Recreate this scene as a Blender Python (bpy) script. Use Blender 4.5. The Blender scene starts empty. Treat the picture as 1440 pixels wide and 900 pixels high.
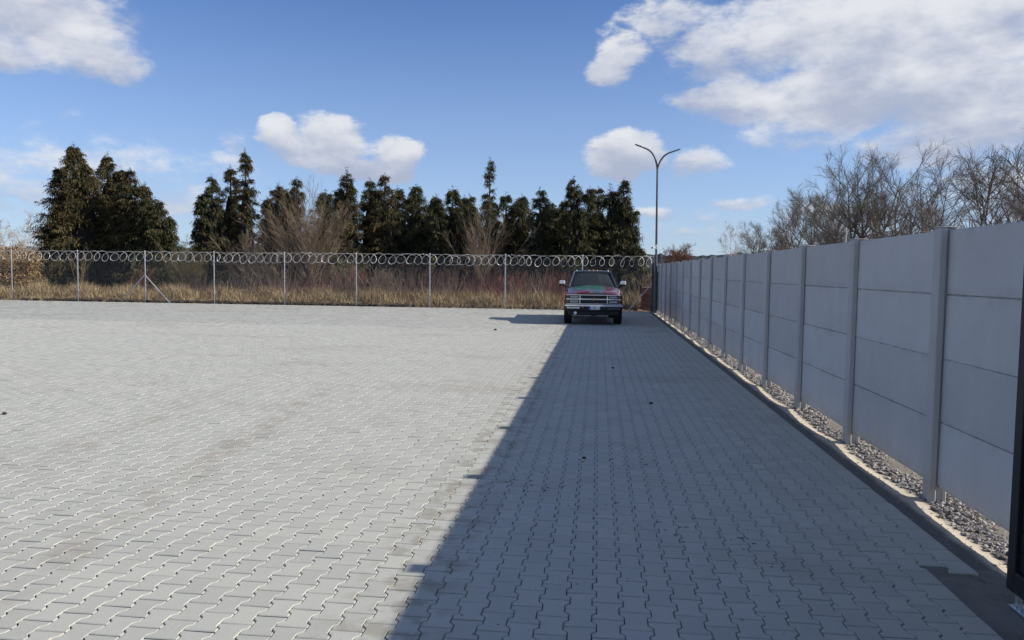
import bpy, math, random
import numpy as np
from mathutils import Vector, Matrix

R = math.radians
SC = bpy.context.scene
COL = SC.collection
random.seed(7)

# ------------------------------------------------------------------ camera
cam_data = bpy.data.cameras.new("camera")
cam = bpy.data.objects.new("camera", cam_data)
COL.objects.link(cam)
SC.camera = cam
cam_data.sensor_width = 36.0
cam_data.lens = 1068.47 / 1440 * 36.0
cam_data.clip_start = 0.05
cam_data.clip_end = 6000
yaw, pitch, roll = .1121, .0647, .0119
fw = Vector((-math.sin(yaw) * math.cos(pitch), math.cos(yaw) * math.cos(pitch), -math.sin(pitch)))
rt = Vector((math.cos(yaw), math.sin(yaw), 0))
up = rt.cross(fw)
r2 = rt * math.cos(roll) + up * math.sin(roll)
u2 = up * math.cos(roll) - rt * math.sin(roll)
M = Matrix((r2, u2, -fw)).transposed().to_4x4()
M.translation = Vector((0, 0, 1.77))
cam.matrix_world = M

# ------------------------------------------------------------------ sun, exposure
SUN_EL, SUN_AZ = R(29.86), R(90)          # the sun stands square to the right of the wall (+X)
sd = bpy.data.lights.new("sun", 'SUN')
sd.energy = 5.0
sd.angle = R(0.53)
sd.color = (1.0, .93, .83)
sun = bpy.data.objects.new("sun", sd)
COL.objects.link(sun)
sdir = Vector((math.sin(SUN_AZ) * math.cos(SUN_EL), math.cos(SUN_AZ) * math.cos(SUN_EL), math.sin(SUN_EL)))
sun.rotation_euler = sdir.to_track_quat('Z', 'Y').to_euler()
SC.view_settings.view_transform = 'Standard'
SC.view_settings.look = 'None'
SC.view_settings.gamma = 1.0
SC.view_settings.use_curve_mapping = False
SC.view_settings.exposure = 0.36

# ------------------------------------------------------------------ world: sky texture and clouds
W = bpy.data.worlds.new("World")
SC.world = W
W.use_nodes = True
wt = W.node_tree
wt.nodes.clear()


class G:
    """tiny node-graph helper"""
    def __init__(s, t): s.t = t
    def n(s, typ, **kw):
        nd = s.t.nodes.new(typ)
        for k, v in kw.items(): setattr(nd, k, v)
        return nd
    def put(s, inp, v):
        if v is None: return
        if hasattr(v, 'is_output') or isinstance(v, bpy.types.NodeSocket): s.t.links.new(v, inp)
        else: inp.default_value = v
    def m(s, op, a, b=None, c=None, clamp=False):
        nd = s.n('ShaderNodeMath', operation=op, use_clamp=clamp)
        s.put(nd.inputs[0], a); s.put(nd.inputs[1], b); s.put(nd.inputs[2], c)
        return nd.outputs[0]
    def vm(s, op, a, b=None):
        nd = s.n('ShaderNodeVectorMath', operation=op)
        s.put(nd.inputs[0], a); s.put(nd.inputs[1], b)
        return nd.outputs[0]
    def mix(s, f, a, b, blend='MIX'):
        nd = s.n('ShaderNodeMix', data_type='RGBA', blend_type=blend)
        s.put(nd.inputs[0], f); s.put(nd.inputs[6], c4(a)); s.put(nd.inputs[7], c4(b))
        return nd.outputs[2]
    def noise(s, vec, scale, detail=4, rough=.55, col=False):
        nd = s.n('ShaderNodeTexNoise')
        s.put(nd.inputs['Vector'], vec)
        nd.inputs['Scale'].default_value = scale
        nd.inputs['Detail'].default_value = detail
        nd.inputs['Roughness'].default_value = rough
        return nd.outputs[1 if col else 0]
    def ramp(s, v, lo, hi, a=0., b=1.):
        nd = s.n('ShaderNodeMapRange', interpolation_type='SMOOTHSTEP')
        s.put(nd.inputs[0], v)
        for i, q in enumerate((lo, hi, a, b)): s.put(nd.inputs[i + 1], q)
        return nd.outputs[0]
    def scale(s, vec, xyz):
        nd = s.n('ShaderNodeMapping')
        s.put(nd.inputs[0], vec)
        nd.inputs['Scale'].default_value = xyz
        return nd.outputs[0]


def c4(v):
    if isinstance(v, (tuple, list)) and len(v) == 3: return (*v, 1)
    return v


g = G(wt)
geo = g.n('ShaderNodeNewGeometry')
tc = g.n('ShaderNodeTexCoord')
D = tc.outputs['Generated']
sky = g.n('ShaderNodeTexSky', sky_type='NISHITA', sun_disc=False)
sky.sun_elevation = SUN_EL
sky.sun_rotation = SUN_AZ
sky.altitude = 250
sky.air_density = 1.0
sky.dust_density = 0.35
sky.ozone_density = 3.2
sep = g.n('ShaderNodeSeparateXYZ')
g.put(sep.inputs[0], D)
dx, dy, dz = sep.outputs
AZ = g.m('MULTIPLY', g.m('ARCTAN2', dx, dy), 180 / math.pi)
EL = g.m('MULTIPLY', g.m('ARCSINE', dz), 180 / math.pi)
nv = g.scale(D, (1, 1, 2.0))
warp = g.noise(nv, 9, 5, .6, True)
wsep = g.n('ShaderNodeSeparateColor')
g.put(wsep.inputs[0], warp)
AZw = g.m('ADD', AZ, g.m('MULTIPLY', g.m('SUBTRACT', wsep.outputs[0], .5), 3.4))
ELw = g.m('ADD', EL, g.m('MULTIPLY', g.m('SUBTRACT', wsep.outputs[1], .5), 2.2))
nf = g.noise(nv, 17, 9, .62)
nl = g.noise(nv, 7, 4, .55)
# azimuth, elevation, half width, half height (degrees), strength
CLOUDS = [
    (-38.3, 15.2, 5.2, 2.9, 1.3), (-35.0, 13.3, 2.9, 1.5, 1.1), (-39.8, 12.7, 2.9, 1.1, 1.0),
    (-35.92, 9.48, .8, .5, .42), (-31.2, 11.45, .8, .5, .28), (-26.15, 8.8, 1.2, .9, .55),
    (-23.3, 9.3, 1.7, 1.2, 1.35), (-19.8, 9.5, 2.3, 1.6, 1.4), (-20.58, 8.3, 4.2, 1.35, 1.0),
    (-15.3, 7.8, 2.1, 1.5, 1.35), (-17.56, 7.2, 3.1, 1.0, 1.1),
    (1.75, 8.35, 2.7, 1.8, 1.4), (7.07, 7.87, 2.1, 1.0, 1.0), (4.43, 4.2, 2.1, .62, .75),
    (10.3, 5.2, 1.9, .55, .95), (7.8, 4.25, 1.9, .6, .5),
    (1.1, 15.4, 2.3, 1.9, .95), (4.4, 17.4, 3.4, 1.7, 1.0), (8.6, 15.4, 3.9, 2.4, 1.0),
    (14.5, 16.2, 6.2, 3.0, 1.3), (21.5, 15.0, 8.2, 4.2, 1.6), (25.5, 11.0, 6.4, 3.0, 1.6),
    (9.8, 12.2, 4.4, 1.5, 1.2), (17.0, 12.2, 6.4, 2.4, 1.6), (22.9, 8.7, 5.4, 1.8, 1.0),
    (13.7, 9.7, 4.4, 1.3, .6), (26.5, 5.8, 5.4, 2.2, .75), (-37.2, 5.4, 14.0, 3.0, .66),
    (14.0, 3.6, 7.0, 1.3, .55), (6.2, 3.0, 2.6, .5, .6), (11.5, 2.9, 2.4, .5, .6), (2.2, 5.6, 1.6, .4, .4), (33.0, 12.0, 6.0, 5.0, 1.2), (-47.0, 15.0, 6.0, 2.6, .9), (-46, 20.5, 9, 2.6, .9),
    (19.0, 21.5, 11.0, 3.2, 1.0)]
dens = None; wsum = None; tsum = None
for a, e, rx, ry, k in CLOUDS:
    u = g.m('DIVIDE', g.m('SUBTRACT', AZw, a), rx)
    v = g.m('DIVIDE', g.m('SUBTRACT', ELw, e), ry)
    r = g.m('ADD', g.m('MULTIPLY', u, u), g.m('MULTIPLY', v, v))
    d = g.m('MAXIMUM', g.m('MULTIPLY', g.m('SUBTRACT', 1.75, r), .62 * k), 0)
    dens = d if dens is None else g.m('MAXIMUM', dens, d)
    t = g.m('MULTIPLY', d, v)
    wsum = d if wsum is None else g.m('ADD', wsum, d)
    tsum = t if tsum is None else g.m('ADD', tsum, t)
# broken cloud added outside the framed sky, its cover set for neutral fill light
out_az = g.ramp(g.m('ABSOLUTE', g.m('ADD', AZ, 6)), 38, 50)
out_el = g.ramp(EL, 20, 27)
outm = g.m('MAXIMUM', out_az, out_el)
gen = g.m('MULTIPLY', g.ramp(g.noise(nv, 2.6, 6, .58), .45, .64), outm)
dens = g.m('MAXIMUM', dens, gen)
dn = g.m('ADD', dens, g.m('MULTIPLY', g.m('SUBTRACT', nf, .5), g.m('MULTIPLY', g.ramp(dens, 0, .25), 2.3)))
soft = g.m('ADD', g.ramp(AZ, -10, -30), g.ramp(AZ, 0, 8), clamp=True)
alpha = g.m('ADD', g.m('MULTIPLY', g.ramp(dn, .10, 1.35), g.m('MULTIPLY', soft, .65)), g.m('MULTIPLY', g.ramp(dn, .32, .90), g.m('SUBTRACT', 1, g.m('MULTIPLY', soft, .65))))
alpha = g.m('MULTIPLY', alpha, g.ramp(EL, -1, 1.5))
alpha = g.m('MULTIPLY', alpha, .93)
top = g.m('DIVIDE', tsum, g.m('ADD', wsum, .12))
lit = g.m('ADD', g.m('MULTIPLY', top, .9), g.m('MULTIPLY', g.m('SUBTRACT', g.m('ADD', nl, g.m('MULTIPLY', nf, .8)), .9), 2.6))
litf = g.ramp(lit, -.75, .85)
ccol = g.mix(litf, (4.5, 5.0, 6.4), (8.6, 8.7, 9.0))
haze_f = g.m('MULTIPLY', g.ramp(EL, 22, 0), .42)
skc = g.mix(1.0, sky.outputs[0], (.89, 1.07, 1.42), 'MULTIPLY')
hz = g.mix(haze_f, skc, (5.9, 7.2, 9.6))
full = g.mix(alpha, hz, ccol)
bg = g.n('ShaderNodeBackground')
g.put(bg.inputs[0], full)
bg.inputs[1].default_value = 0.074
wo = g.n('ShaderNodeOutputWorld')
wt.links.new(bg.outputs[0], wo.inputs[0])


# ================================================================== helpers
def tag(o, label=None, cat=None, group=None, kind=None):
    if label: o['label'] = label
    if cat: o['category'] = cat
    if group: o['group'] = group
    if kind: o['kind'] = kind
    return o


def link(o, parent=None):
    COL.objects.link(o)
    if parent is not None: o.parent = parent
    return o


def thing(name, label, cat, loc=(0, 0, 0), rz=0, group=None):
    o = bpy.data.objects.new(name, None)
    o.empty_display_size = .3
    o.location = loc
    o.rotation_euler = (0, 0, rz)
    link(o)
    return tag(o, label, cat, group)


def mesh_np(name, V, polys, mats, smooth=False, tint=None, mat_idx=None):
    """V (n,3); polys: list of (m,k) index arrays; tint: per-face float"""
    me = bpy.data.meshes.new(name)
    V = np.asarray(V, np.float32)
    me.vertices.add(len(V))
    me.vertices.foreach_set('co', V.ravel())
    polys = [np.asarray(p, np.int32) for p in polys if len(p)]
    lt = np.concatenate([np.full(len(p), p.shape[1], np.int32) for p in polys])
    li = np.concatenate([p.ravel() for p in polys])
    ls = np.concatenate([[0], np.cumsum(lt)[:-1]]).astype(np.int32)
    me.loops.add(len(li))
    me.loops.foreach_set('vertex_index', li)
    me.polygons.add(len(lt))
    me.polygons.foreach_set('loop_start', ls)
    me.polygons.foreach_set('loop_total', lt)
    me.polygons.foreach_set('use_smooth', np.full(len(lt), bool(smooth)))
    if mat_idx is not None: me.polygons.foreach_set('material_index', np.asarray(mat_idx, np.int32))
    me.update(calc_edges=True)
    if tint is not None:
        at = me.attributes.new('tint', 'FLOAT', 'FACE')
        at.data.foreach_set('value', np.asarray(tint, np.float32))
    for m_ in (mats if isinstance(mats, (list, tuple)) else [mats]): me.materials.append(m_)
    return me


def ob(name, me, parent=None, **kw):
    o = bpy.data.objects.new(name, me)
    link(o, parent)
    return tag(o, **kw) if kw else o


class MB:
    """collects simple shapes into one mesh"""
    def __init__(s): s.v = []; s.f = []
    def add(s, vs, fs):
        b = len(s.v)
        s.v += [tuple(v) for v in vs]
        s.f += [tuple(b + i for i in f) for f in fs]
        return s
    def box(s, x0, x1, y0, y1, z0, z1, c=0.0):
        """box, with chamfered edges when c > 0"""
        if c <= 0:
            vs = [(x, y, z) for x in (x0, x1) for y in (y0, y1) for z in (z0, z1)]
            return s.add(vs, [(0, 1, 3, 2), (4, 6, 7, 5), (0, 4, 5, 1), (2, 3, 7, 6), (0, 2, 6, 4), (1, 5, 7, 3)])
        vs = []; idx = {}
        lo = (x0, y0, z0); hi = (x1, y1, z1)
        for sx in (0, 1):
            for sy in (0, 1):
                for sz in (0, 1):
                    sg = (sx, sy, sz)
                    for ax in range(3):
                        p = [lo[k] if sg[k] == 0 else hi[k] for k in range(3)]
                        for k in range(3):
                            if k != ax: p[k] += c if sg[k] == 0 else -c
                        idx[(sg, ax)] = len(vs); vs.append(p)
        fs = []
        for ax in range(3):
            a, b = [k for k in range(3) if k != ax]
            for side in (0, 1):
                q = []
                for (u, v) in ((0, 0), (1, 0), (1, 1), (0, 1)):
                    sg = [0, 0, 0]; sg[ax] = side; sg[a] = u; sg[b] = v
                    q.append(idx[(tuple(sg), ax)])
                fs.append(q)
            for u in (0, 1):       # edges running along ax
                for v in (0, 1):
                    s0 = [0, 0, 0]; s0[a] = u; s0[b] = v
                    s1 = list(s0); s1[ax] = 1
                    fs.append((idx[(tuple(s0), a)], idx[(tuple(s0), b)], idx[(tuple(s1), b)], idx[(tuple(s1), a)]))
        for sx in (0, 1):
            for sy in (0, 1):
                for sz in (0, 1):
                    fs.append([idx[((sx, sy, sz), k)] for k in range(3)])
        return s.add(vs, fs)
    def tube(s, pts, r, n=8, cap=True):
        pts = [Vector(p) for p in pts]
        rs = r if isinstance(r, (list, tuple)) else [r] * len(pts)
        rings = []
        ref = None
        for i, p in enumerate(pts):
            t = (pts[min(i + 1, len(pts) - 1)] - pts[max(i - 1, 0)]).normalized()
            if ref is None: ref = Vector((0, 0, 1)) if abs(t.z) < .9 else Vector((1, 0, 0))
            u = t.cross(ref).normalized(); v = u.cross(t).normalized(); ref = v
            rings.append([p + (u * math.cos(2 * math.pi * k / n) + v * math.sin(2 * math.pi * k / n)) * rs[i] for k in range(n)])
        vs = [q for rg in rings for q in rg]
        fs = [(i * n + k, i * n + (k + 1) % n, (i + 1) * n + (k + 1) % n, (i + 1) * n + k)
              for i in range(len(pts) - 1) for k in range(n)]
        if cap: fs += [tuple(range(n))[::-1], tuple((len(pts) - 1) * n + k for k in range(n))]
        return s.add(vs, fs)
    def lathe(s, prof, n=24, axis='x', c=(0, 0, 0)):
        """prof: (distance along axis, radius)"""
        vs = []
        for (a, r) in prof:
            for k in range(n):
                q = 2 * math.pi * k / n
                p = {'x': (a, r * math.cos(q), r * math.sin(q)), 'y': (r * math.cos(q), a, r * math.sin(q)),
                     'z': (r * math.cos(q), r * math.sin(q), a)}[axis]
                vs.append((p[0] + c[0], p[1] + c[1], p[2] + c[2]))
        m_ = len(prof)
        fs = [(i * n + k, i * n + (k + 1) % n, (i + 1) * n + (k + 1) % n, (i + 1) * n + k) for i in range(m_ - 1) for k in range(n)]
        fs += [tuple(range(n))[::-1], tuple((m_ - 1) * n + k for k in range(n))]
        return s.add(vs, fs)
    def prism(s, poly, axis, a0, a1):
        """2-D outline extruded along an axis; poly in the two other axes in order"""
        n = len(poly); vs = []
        for a in (a0, a1):
            for (p, q) in poly:
                vs.append({'x': (a, p, q), 'y': (p, a, q), 'z': (p, q, a)}[axis])
        fs = [tuple(range(n))[::-1], tuple(n + k for k in range(n))] + [(k, (k + 1) % n, n + (k + 1) % n, n + k) for k in range(n)]
        return s.add(vs, fs)
    def grid(s, rows):
        """rows: list of equal-length lists of points"""
        n = len(rows[0])
        return s.add([p for r_ in rows for p in r_],
                     [(i * n + k, i * n + k + 1, (i + 1) * n + k + 1, (i + 1) * n + k) for i in range(len(rows) - 1) for k in range(n - 1)])
    def mesh(s, name, mat, smooth=False):
        me = bpy.data.meshes.new(name)
        me.from_pydata(s.v, [], s.f)
        me.materials.append(mat)
        me.update()
        import bmesh
        bm = bmesh.new(); bm.from_mesh(me)
        bmesh.ops.recalc_face_normals(bm, faces=bm.faces)
        bm.to_mesh(me); bm.free()
        if smooth:
            me.polygons.foreach_set('use_smooth', [True] * len(me.polygons))
            me.set_sharp_from_angle(angle=R(38))
        return me
    def build(s, name, mat, parent=None, smooth=False, **kw):
        return ob(name, s.mesh(name, mat, smooth), parent, **kw)


# ------------------------------------------------------------------ materials
def newmat(name):
    m_ = bpy.data.materials.new(name)
    m_.use_nodes = True
    t = m_.node_tree
    t.nodes.clear()
    gg = G(t)
    b = gg.n('ShaderNodeBsdfPrincipled')
    o = gg.n('ShaderNodeOutputMaterial')
    t.links.new(b.outputs[0], o.inputs[0])
    return m_, gg, b


def bump(gg, b, h, strength=.3, dist=.01):
    bn = gg.n('ShaderNodeBump')
    bn.inputs['Strength'].default_value = strength
    bn.inputs['Distance'].default_value = dist
    gg.put(bn.inputs['Height'], h)
    gg.put(b.inputs['Normal'], bn.outputs[0])


def simple(name, col, rough=.6, metal=0., var=.12, scale=8, spec=.4, bumps=0.0, coat=0.):
    m_, gg, b = newmat(name)
    t = gg.n('ShaderNodeTexCoord').outputs['Object']
    n = gg.noise(t, scale, 5, .6)
    f = gg.ramp(n, .3, .7)
    d = tuple(c * (1 - var) for c in col); l = tuple(min(1, c * (1 + var)) for c in col)
    gg.put(b.inputs['Base Color'], gg.mix(f, d, l))
    gg.put(b.inputs['Roughness'], gg.m('ADD', rough - .05, gg.m('MULTIPLY', n, .1)))
    b.inputs['Metallic'].default_value = metal
    b.inputs['Specular IOR Level'].default_value = spec
    if coat:
        b.inputs['Coat Weight'].default_value = coat
        b.inputs['Coat Roughness'].default_value = .08
    if bumps: bump(gg, b, gg.noise(t, scale * 6, 4, .6), bumps, .01)
    return m_


def paver_mat(name, per_object):
    m_, gg, b = newmat(name)
    P = gg.n('ShaderNodeNewGeometry').outputs['Position']
    sp = gg.n('ShaderNodeSeparateXYZ'); gg.put(sp.inputs[0], P)
    X, Y, Z = sp.outputs
    if per_object: tint = gg.m('SUBTRACT', gg.n('ShaderNodeObjectInfo').outputs['Random'], .5)
    else:
        a = gg.n('ShaderNodeAttribute'); a.attribute_name = 'tint'; tint = a.outputs['Fac']
    n1 = gg.noise(P, 1.3, 4, .6); n2 = gg.noise(P, 60, 5, .7); n3 = gg.noise(P, 260, 2, .5)
    n4 = gg.noise(P, 9, 5, .6)
    v = gg.m('ADD', 1.0, gg.m('MULTIPLY', tint, .13))
    v = gg.m('ADD', v, gg.m('MULTIPLY', gg.m('SUBTRACT', n1, .5), .10))
    v = gg.m('ADD', v, gg.m('MULTIPLY', gg.m('SUBTRACT', n4, .5), .13))
    v = gg.m('ADD', v, gg.m('MULTIPLY', gg.m('SUBTRACT', n2, .5), .26))
    v = gg.m('ADD', v, gg.m('MULTIPLY', gg.m('SUBTRACT', n3, .5), .12))
    col = gg.vm('SCALE', (.408, .412, .366))
    col.node.inputs[0].default_value = (.408, .412, .366)
    gg.put(col.node.inputs['Scale'], v)
    # warm hue shift stone by stone
    col = gg.mix(gg.m('MULTIPLY', gg.ramp(tint, .1, .5), .18), col, (.41, .38, .33))
    # brown earth rubbed in along tyre tracks (broad slanting bands, world space)
    w = gg.m('ADD', X, gg.m('MULTIPLY', Y, .10))
    w = gg.m('ADD', w, gg.m('MULTIPLY', gg.m('SUBTRACT', gg.noise(P, .7, 3, .5), .5), .9))
    trk = gg.m('MAXIMUM', gg.ramp(gg.m('ABSOLUTE', gg.m('ADD', w, 2.85)), .30, .05), gg.m('MULTIPLY', gg.ramp(gg.m('ABSOLUTE', gg.m('ADD', w, 4.35)), .30, .08), .7))
    trk = gg.m('MULTIPLY', trk, gg.ramp(Y, 15, 8))
    patch = gg.m('MULTIPLY', trk, gg.ramp(gg.noise(P, 2.4, 5, .65), .40, .62))
    broad = gg.m('MULTIPLY', gg.ramp(gg.noise(gg.scale(P, (.5, 1.1, 1)), .55, 4, .6), .52, .72), .30)
    dirt = gg.m('MAXIMUM', gg.m('MULTIPLY', patch, .42), broad)
    col = gg.mix(dirt, col, (.245, .205, .165))
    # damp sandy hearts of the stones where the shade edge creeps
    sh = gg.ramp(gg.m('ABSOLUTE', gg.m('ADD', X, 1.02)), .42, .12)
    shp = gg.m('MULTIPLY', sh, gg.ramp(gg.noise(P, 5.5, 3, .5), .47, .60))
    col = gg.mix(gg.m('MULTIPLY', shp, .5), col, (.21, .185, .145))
    # small dark droppings and grit, thickest in the lane beside the wall
    vo = gg.n('ShaderNodeTexVoronoi'); vo.inputs['Scale'].default_value = 14
    gg.put(vo.inputs['Vector'], P)
    rad = gg.m('MULTIPLY', gg.ramp(gg.noise(P, 1.1, 3, .6), .45, .72), .30)
    lane = gg.m('MULTIPLY', gg.ramp(X, -1.7, -.4), gg.ramp(X, 2.0, 1.0))
    lane = gg.m('MULTIPLY', lane, gg.ramp(Y, 12, 7.5))
    spot = gg.m('LESS_THAN', vo.outputs['Distance'], gg.m('MULTIPLY', rad, gg.m('ADD', gg.m('MULTIPLY', lane, .85), .15)))
    col = gg.mix(gg.m('MULTIPLY', spot, .68), col, (.045, .042, .045))
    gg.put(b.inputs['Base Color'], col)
    b.inputs['Roughness'].default_value = .88
    b.inputs['Specular IOR Level'].default_value = .25
    bump(gg, b, gg.m('ADD', gg.m('MULTIPLY', n2, .6), gg.m('MULTIPLY', n3, .5)), .30, .003)
    return m_


def concrete_wall_mat(name, base):
    m_, gg, b = newmat(name)
    P = gg.n('ShaderNodeNewGeometry').outputs['Position']
    rnd = gg.n('ShaderNodeObjectInfo').outputs['Random']
    n1 = gg.noise(P, 2.2, 5, .6); n2 = gg.noise(P, 55, 5, .7); n3 = gg.noise(gg.scale(P, (1, 3, .5)), 1.7, 5, .65)
    v = gg.m('ADD', .93, gg.m('MULTIPLY', rnd, .14))
    v = gg.m('ADD', v, gg.m('MULTIPLY', gg.m('SUBTRACT', n1, .5), .24))
    v = gg.m('ADD', v, gg.m('MULTIPLY', gg.m('SUBTRACT', n2, .5), .20))
    v = gg.m('ADD', v, gg.m('MULTIPLY', gg.m('SUBTRACT', n3, .5), .12))
    col = gg.vm('SCALE', base); gg.put(col.node.inputs['Scale'], v); col.node.inputs[0].default_value = base
    vo = gg.n('ShaderNodeTexVoronoi'); vo.inputs['Scale'].default_value = 19
    gg.put(vo.inputs['Vector'], P)
    pit = gg.m('LESS_THAN', vo.outputs['Distance'], gg.m('MULTIPLY', gg.ramp(n1, .5, .8), .12))
    col = gg.mix(gg.m('MULTIPLY', pit, .5), col, (.12, .12, .12))
    # pale lime runs
    run = gg.ramp(gg.noise(gg.scale(P, (1, 9, .7)), 1.1, 4, .6), .64, .80)
    col = gg.mix(gg.m('MULTIPLY', run, .24), col, (.58, .58, .57))
    # earth splashed on the foot of the wall
    z = gg.n('ShaderNodeSeparateXYZ'); gg.put(z.inputs[0], P)
    spl = gg.m('MULTIPLY', gg.ramp(gg.m('ADD', z.outputs[2], gg.m('MULTIPLY', n1, .3)), .46, .16), .42)
    col = gg.mix(spl, col, (.30, .26, .21))
    oz = gg.n('ShaderNodeSeparateXYZ'); gg.put(oz.inputs[0], gg.n('ShaderNodeTexCoord').outputs['Object'])
    if 'panel' in name:
        e = gg.m('MINIMUM', gg.m('ABSOLUTE', oz.outputs[2]), gg.m('ABSOLUTE', gg.m('SUBTRACT', oz.outputs[2], .5035)))
        wob = gg.m('MULTIPLY', gg.ramp(gg.noise(gg.scale(P, (1, 1, .2)), 9, 4, .7), .5, .8), .020)
        ch = gg.m('LESS_THAN', e, gg.m('ADD', wob, .001))
        col = gg.mix(gg.m('MULTIPLY', ch, .38), col, (.18, .17, .16))
        smg = gg.m('MULTIPLY', gg.ramp(e, .10, .0), gg.ramp(gg.noise(P, 3.5, 4, .6), .45, .7))
        col = gg.mix(gg.m('MULTIPLY', smg, .22), col, (.25, .235, .21))
    gg.put(b.inputs['Base Color'], col)
    b.inputs['Roughness'].default_value = .9
    b.inputs['Specular IOR Level'].default_value = .2
    bump(gg, b, gg.m('ADD', n2, gg.m('MULTIPLY', n1, 2)), .25, .004)
    return m_


def leaf_mat(name, a, b_, rough=.6, trans=.15):
    """colour varies spray by spray (attribute 'tint')"""
    m_, gg, b = newmat(name)
    at = gg.n('ShaderNodeAttribute'); at.attribute_name = 'tint'
    P = gg.n('ShaderNodeNewGeometry').outputs['Position']
    f = gg.m('ADD', at.outputs['Fac'], gg.m('MULTIPLY', gg.m('SUBTRACT', gg.noise(P, .9, 3, .6), .5), .7), clamp=True)
    gg.put(b.inputs['Base Color'], gg.mix(f, a, b_))
    b.inputs['Roughness'].default_value = rough
    b.inputs['Specular IOR Level'].default_value = .25
    if trans:
        t = m_.node_tree
        tr = gg.n('ShaderNodeBsdfTranslucent')
        gg.put(tr.inputs[0], gg.mix(f, a, b_))
        ms = gg.n('ShaderNodeMixShader'); ms.inputs[0].default_value = trans
        t.links.new(b.outputs[0], ms.inputs[1]); t.links.new(tr.outputs[0], ms.inputs[2])
        o = [n for n in t.nodes if n.type == 'OUTPUT_MATERIAL'][0]
        t.links.new(ms.outputs[0], o.inputs[0])
    return m_


MAT = {}
MAT['paver'] = paver_mat('grey_concrete_paver', True)
MAT['paver_mass'] = paver_mat('grey_concrete_paver_mass', False)
MAT['panel'] = concrete_wall_mat('wall_panel_concrete', (.50, .50, .49))
MAT['wpost'] = concrete_wall_mat('wall_post_concrete', (.50, .485, .465))
MAT['steel'] = simple('galvanised_steel', (.48, .49, .50), .45, .55, .15, 14)
MAT['razor'] = simple('bright_razor_wire', (.52, .52, .51), .5, .4, .35, 3)
MAT['mesh'] = simple('galvanised_mesh', (.30, .30, .29), .5, .4, .1, 20)
MAT['pole'] = simple('dark_lamp_pole', (.085, .09, .095), .5, .3, .2, 6)
MAT['gate'] = simple('anthracite_gate_paint', (.016, .017, .02), .5, .1, .25, 18, bumps=.05)
MAT['gate_in'] = simple('black_gate_sheet', (.007, .007, .009), .6, .1, .3, 18)
MAT['zinc'] = simple('zinc_plated_bracket', (.55, .60, .64), .3, .8, .15, 30)
MAT['bark_grey'] = simple('grey_brown_bark', (.115, .098, .083), .85, 0, .35, 3)
MAT['twig_grey'] = simple('grey_brown_twigs', (.165, .135, .108), .85, 0, .3, 1.2)
MAT['bark_dark'] = simple('dark_bark', (.06, .047, .036), .9, 0, .3, 3)
MAT['twig_brown'] = simple('brown_twigs', (.205, .155, .105), .85, 0, .35, 1.2)
MAT['twig_olive'] = simple('olive_twigs', (.20, .155, .075), .85, 0, .35, 1.2)
MAT['twig_red'] = simple('red_brown_twigs', (.20, .085, .055), .85, 0, .35, 1.2)
MAT['twig_pale'] = simple('pale_birch_twigs', (.42, .39, .36), .85, 0, .2, 1.2)
MAT['dogwood'] = leaf_mat('dogwood_stems', (.26, .085, .065), (.36, .265, .18), .6, 0)
MAT['straw'] = leaf_mat('dry_grass_blades', (.17, .118, .064), (.42, .325, .185), .75, .2)
MAT['conifer'] = leaf_mat('conifer_sprays', (.018, .026, .011), (.150, .108, .045), .65, .12)
MAT['conifer_green'] = leaf_mat('green_conifer_sprays', (.017, .027, .011), (.115, .098, .038), .65, .12)
MAT['core'] = simple('conifer_dark_core', (.016, .016, .011), .95, 0, .3, 3)  # near-black colour of the filler cone inside the crowns
MAT['beech'] = leaf_mat('retained_brown_leaves', (.16, .11, .055), (.46, .31, .15), .7, .2)
MAT['clay'] = simple('red_clay_slab', (.19, .070, .048), .85, 0, .25, 9)
MAT['clod'] = simple('dark_earth_clods', (.042, .030, .022), .95, 0, .4, 6)


def ground_mat(name, a, b_, scale, fine=30, bs=.4, bd=.02, third=None):
    m_, gg, b = newmat(name)
    P = gg.n('ShaderNodeNewGeometry').outputs['Position']
    n1 = gg.noise(P, scale, 6, .65); n2 = gg.noise(P, fine, 5, .7)
    f = gg.m('ADD', gg.m('MULTIPLY', n1, .6), gg.m('MULTIPLY', n2, .4))
    col = gg.mix(gg.ramp(f, .38, .62), a, b_)
    if third: col = gg.mix(gg.ramp(gg.noise(P, scale * .4, 4, .6), .55, .65), col, third)
    gg.put(b.inputs['Base Color'], col)
    b.inputs['Roughness'].default_value = .95
    b.inputs['Specular IOR Level'].default_value = .15
    bump(gg, b, n2, bs, bd)
    return m_


MAT['bed'] = ground_mat('joint_sand', (.035, .032, .028), (.075, .068, .06), 5, 80, .3, .004)
MAT['field'] = ground_mat('winter_field', (.16, .115, .06), (.30, .22, .11), .35, 6, .5, .05, (.12, .10, .055))
MAT['apron'] = ground_mat('rough_concrete_apron', (.145, .138, .124), (.225, .212, .188), 3, 90, .35, .004)
MAT['hill'] = ground_mat('haze_tinted_woods', (.030, .042, .052), (.052, .064, .066), .02, .2, .3, .5)  # bluish tint stands in for distance haze over the woods
MAT['yard'] = ground_mat('gravel_yard', (.24, .22, .19), (.36, .33, .29), 1.2, 40, .5, .01)

# ================================================================== GROUND
mb = MB()
N = 24
mb.grid([[(-2000 + 4000 * i / N, -2000 + 4000 * j / N, -.16) for i in range(N + 1)] for j in range(N + 1)])
mb.build('field', MAT['field'], kind='structure')

# joint bed under the stones
mb = MB(); mb.box(-46, 2.29, -6, 35.03, -.14, -.034)
bed = mb.build('paving', MAT['bed'], kind='structure')

PITCH, LEN = .14168, .2
XC0, Y0 = .0835, .005


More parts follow.
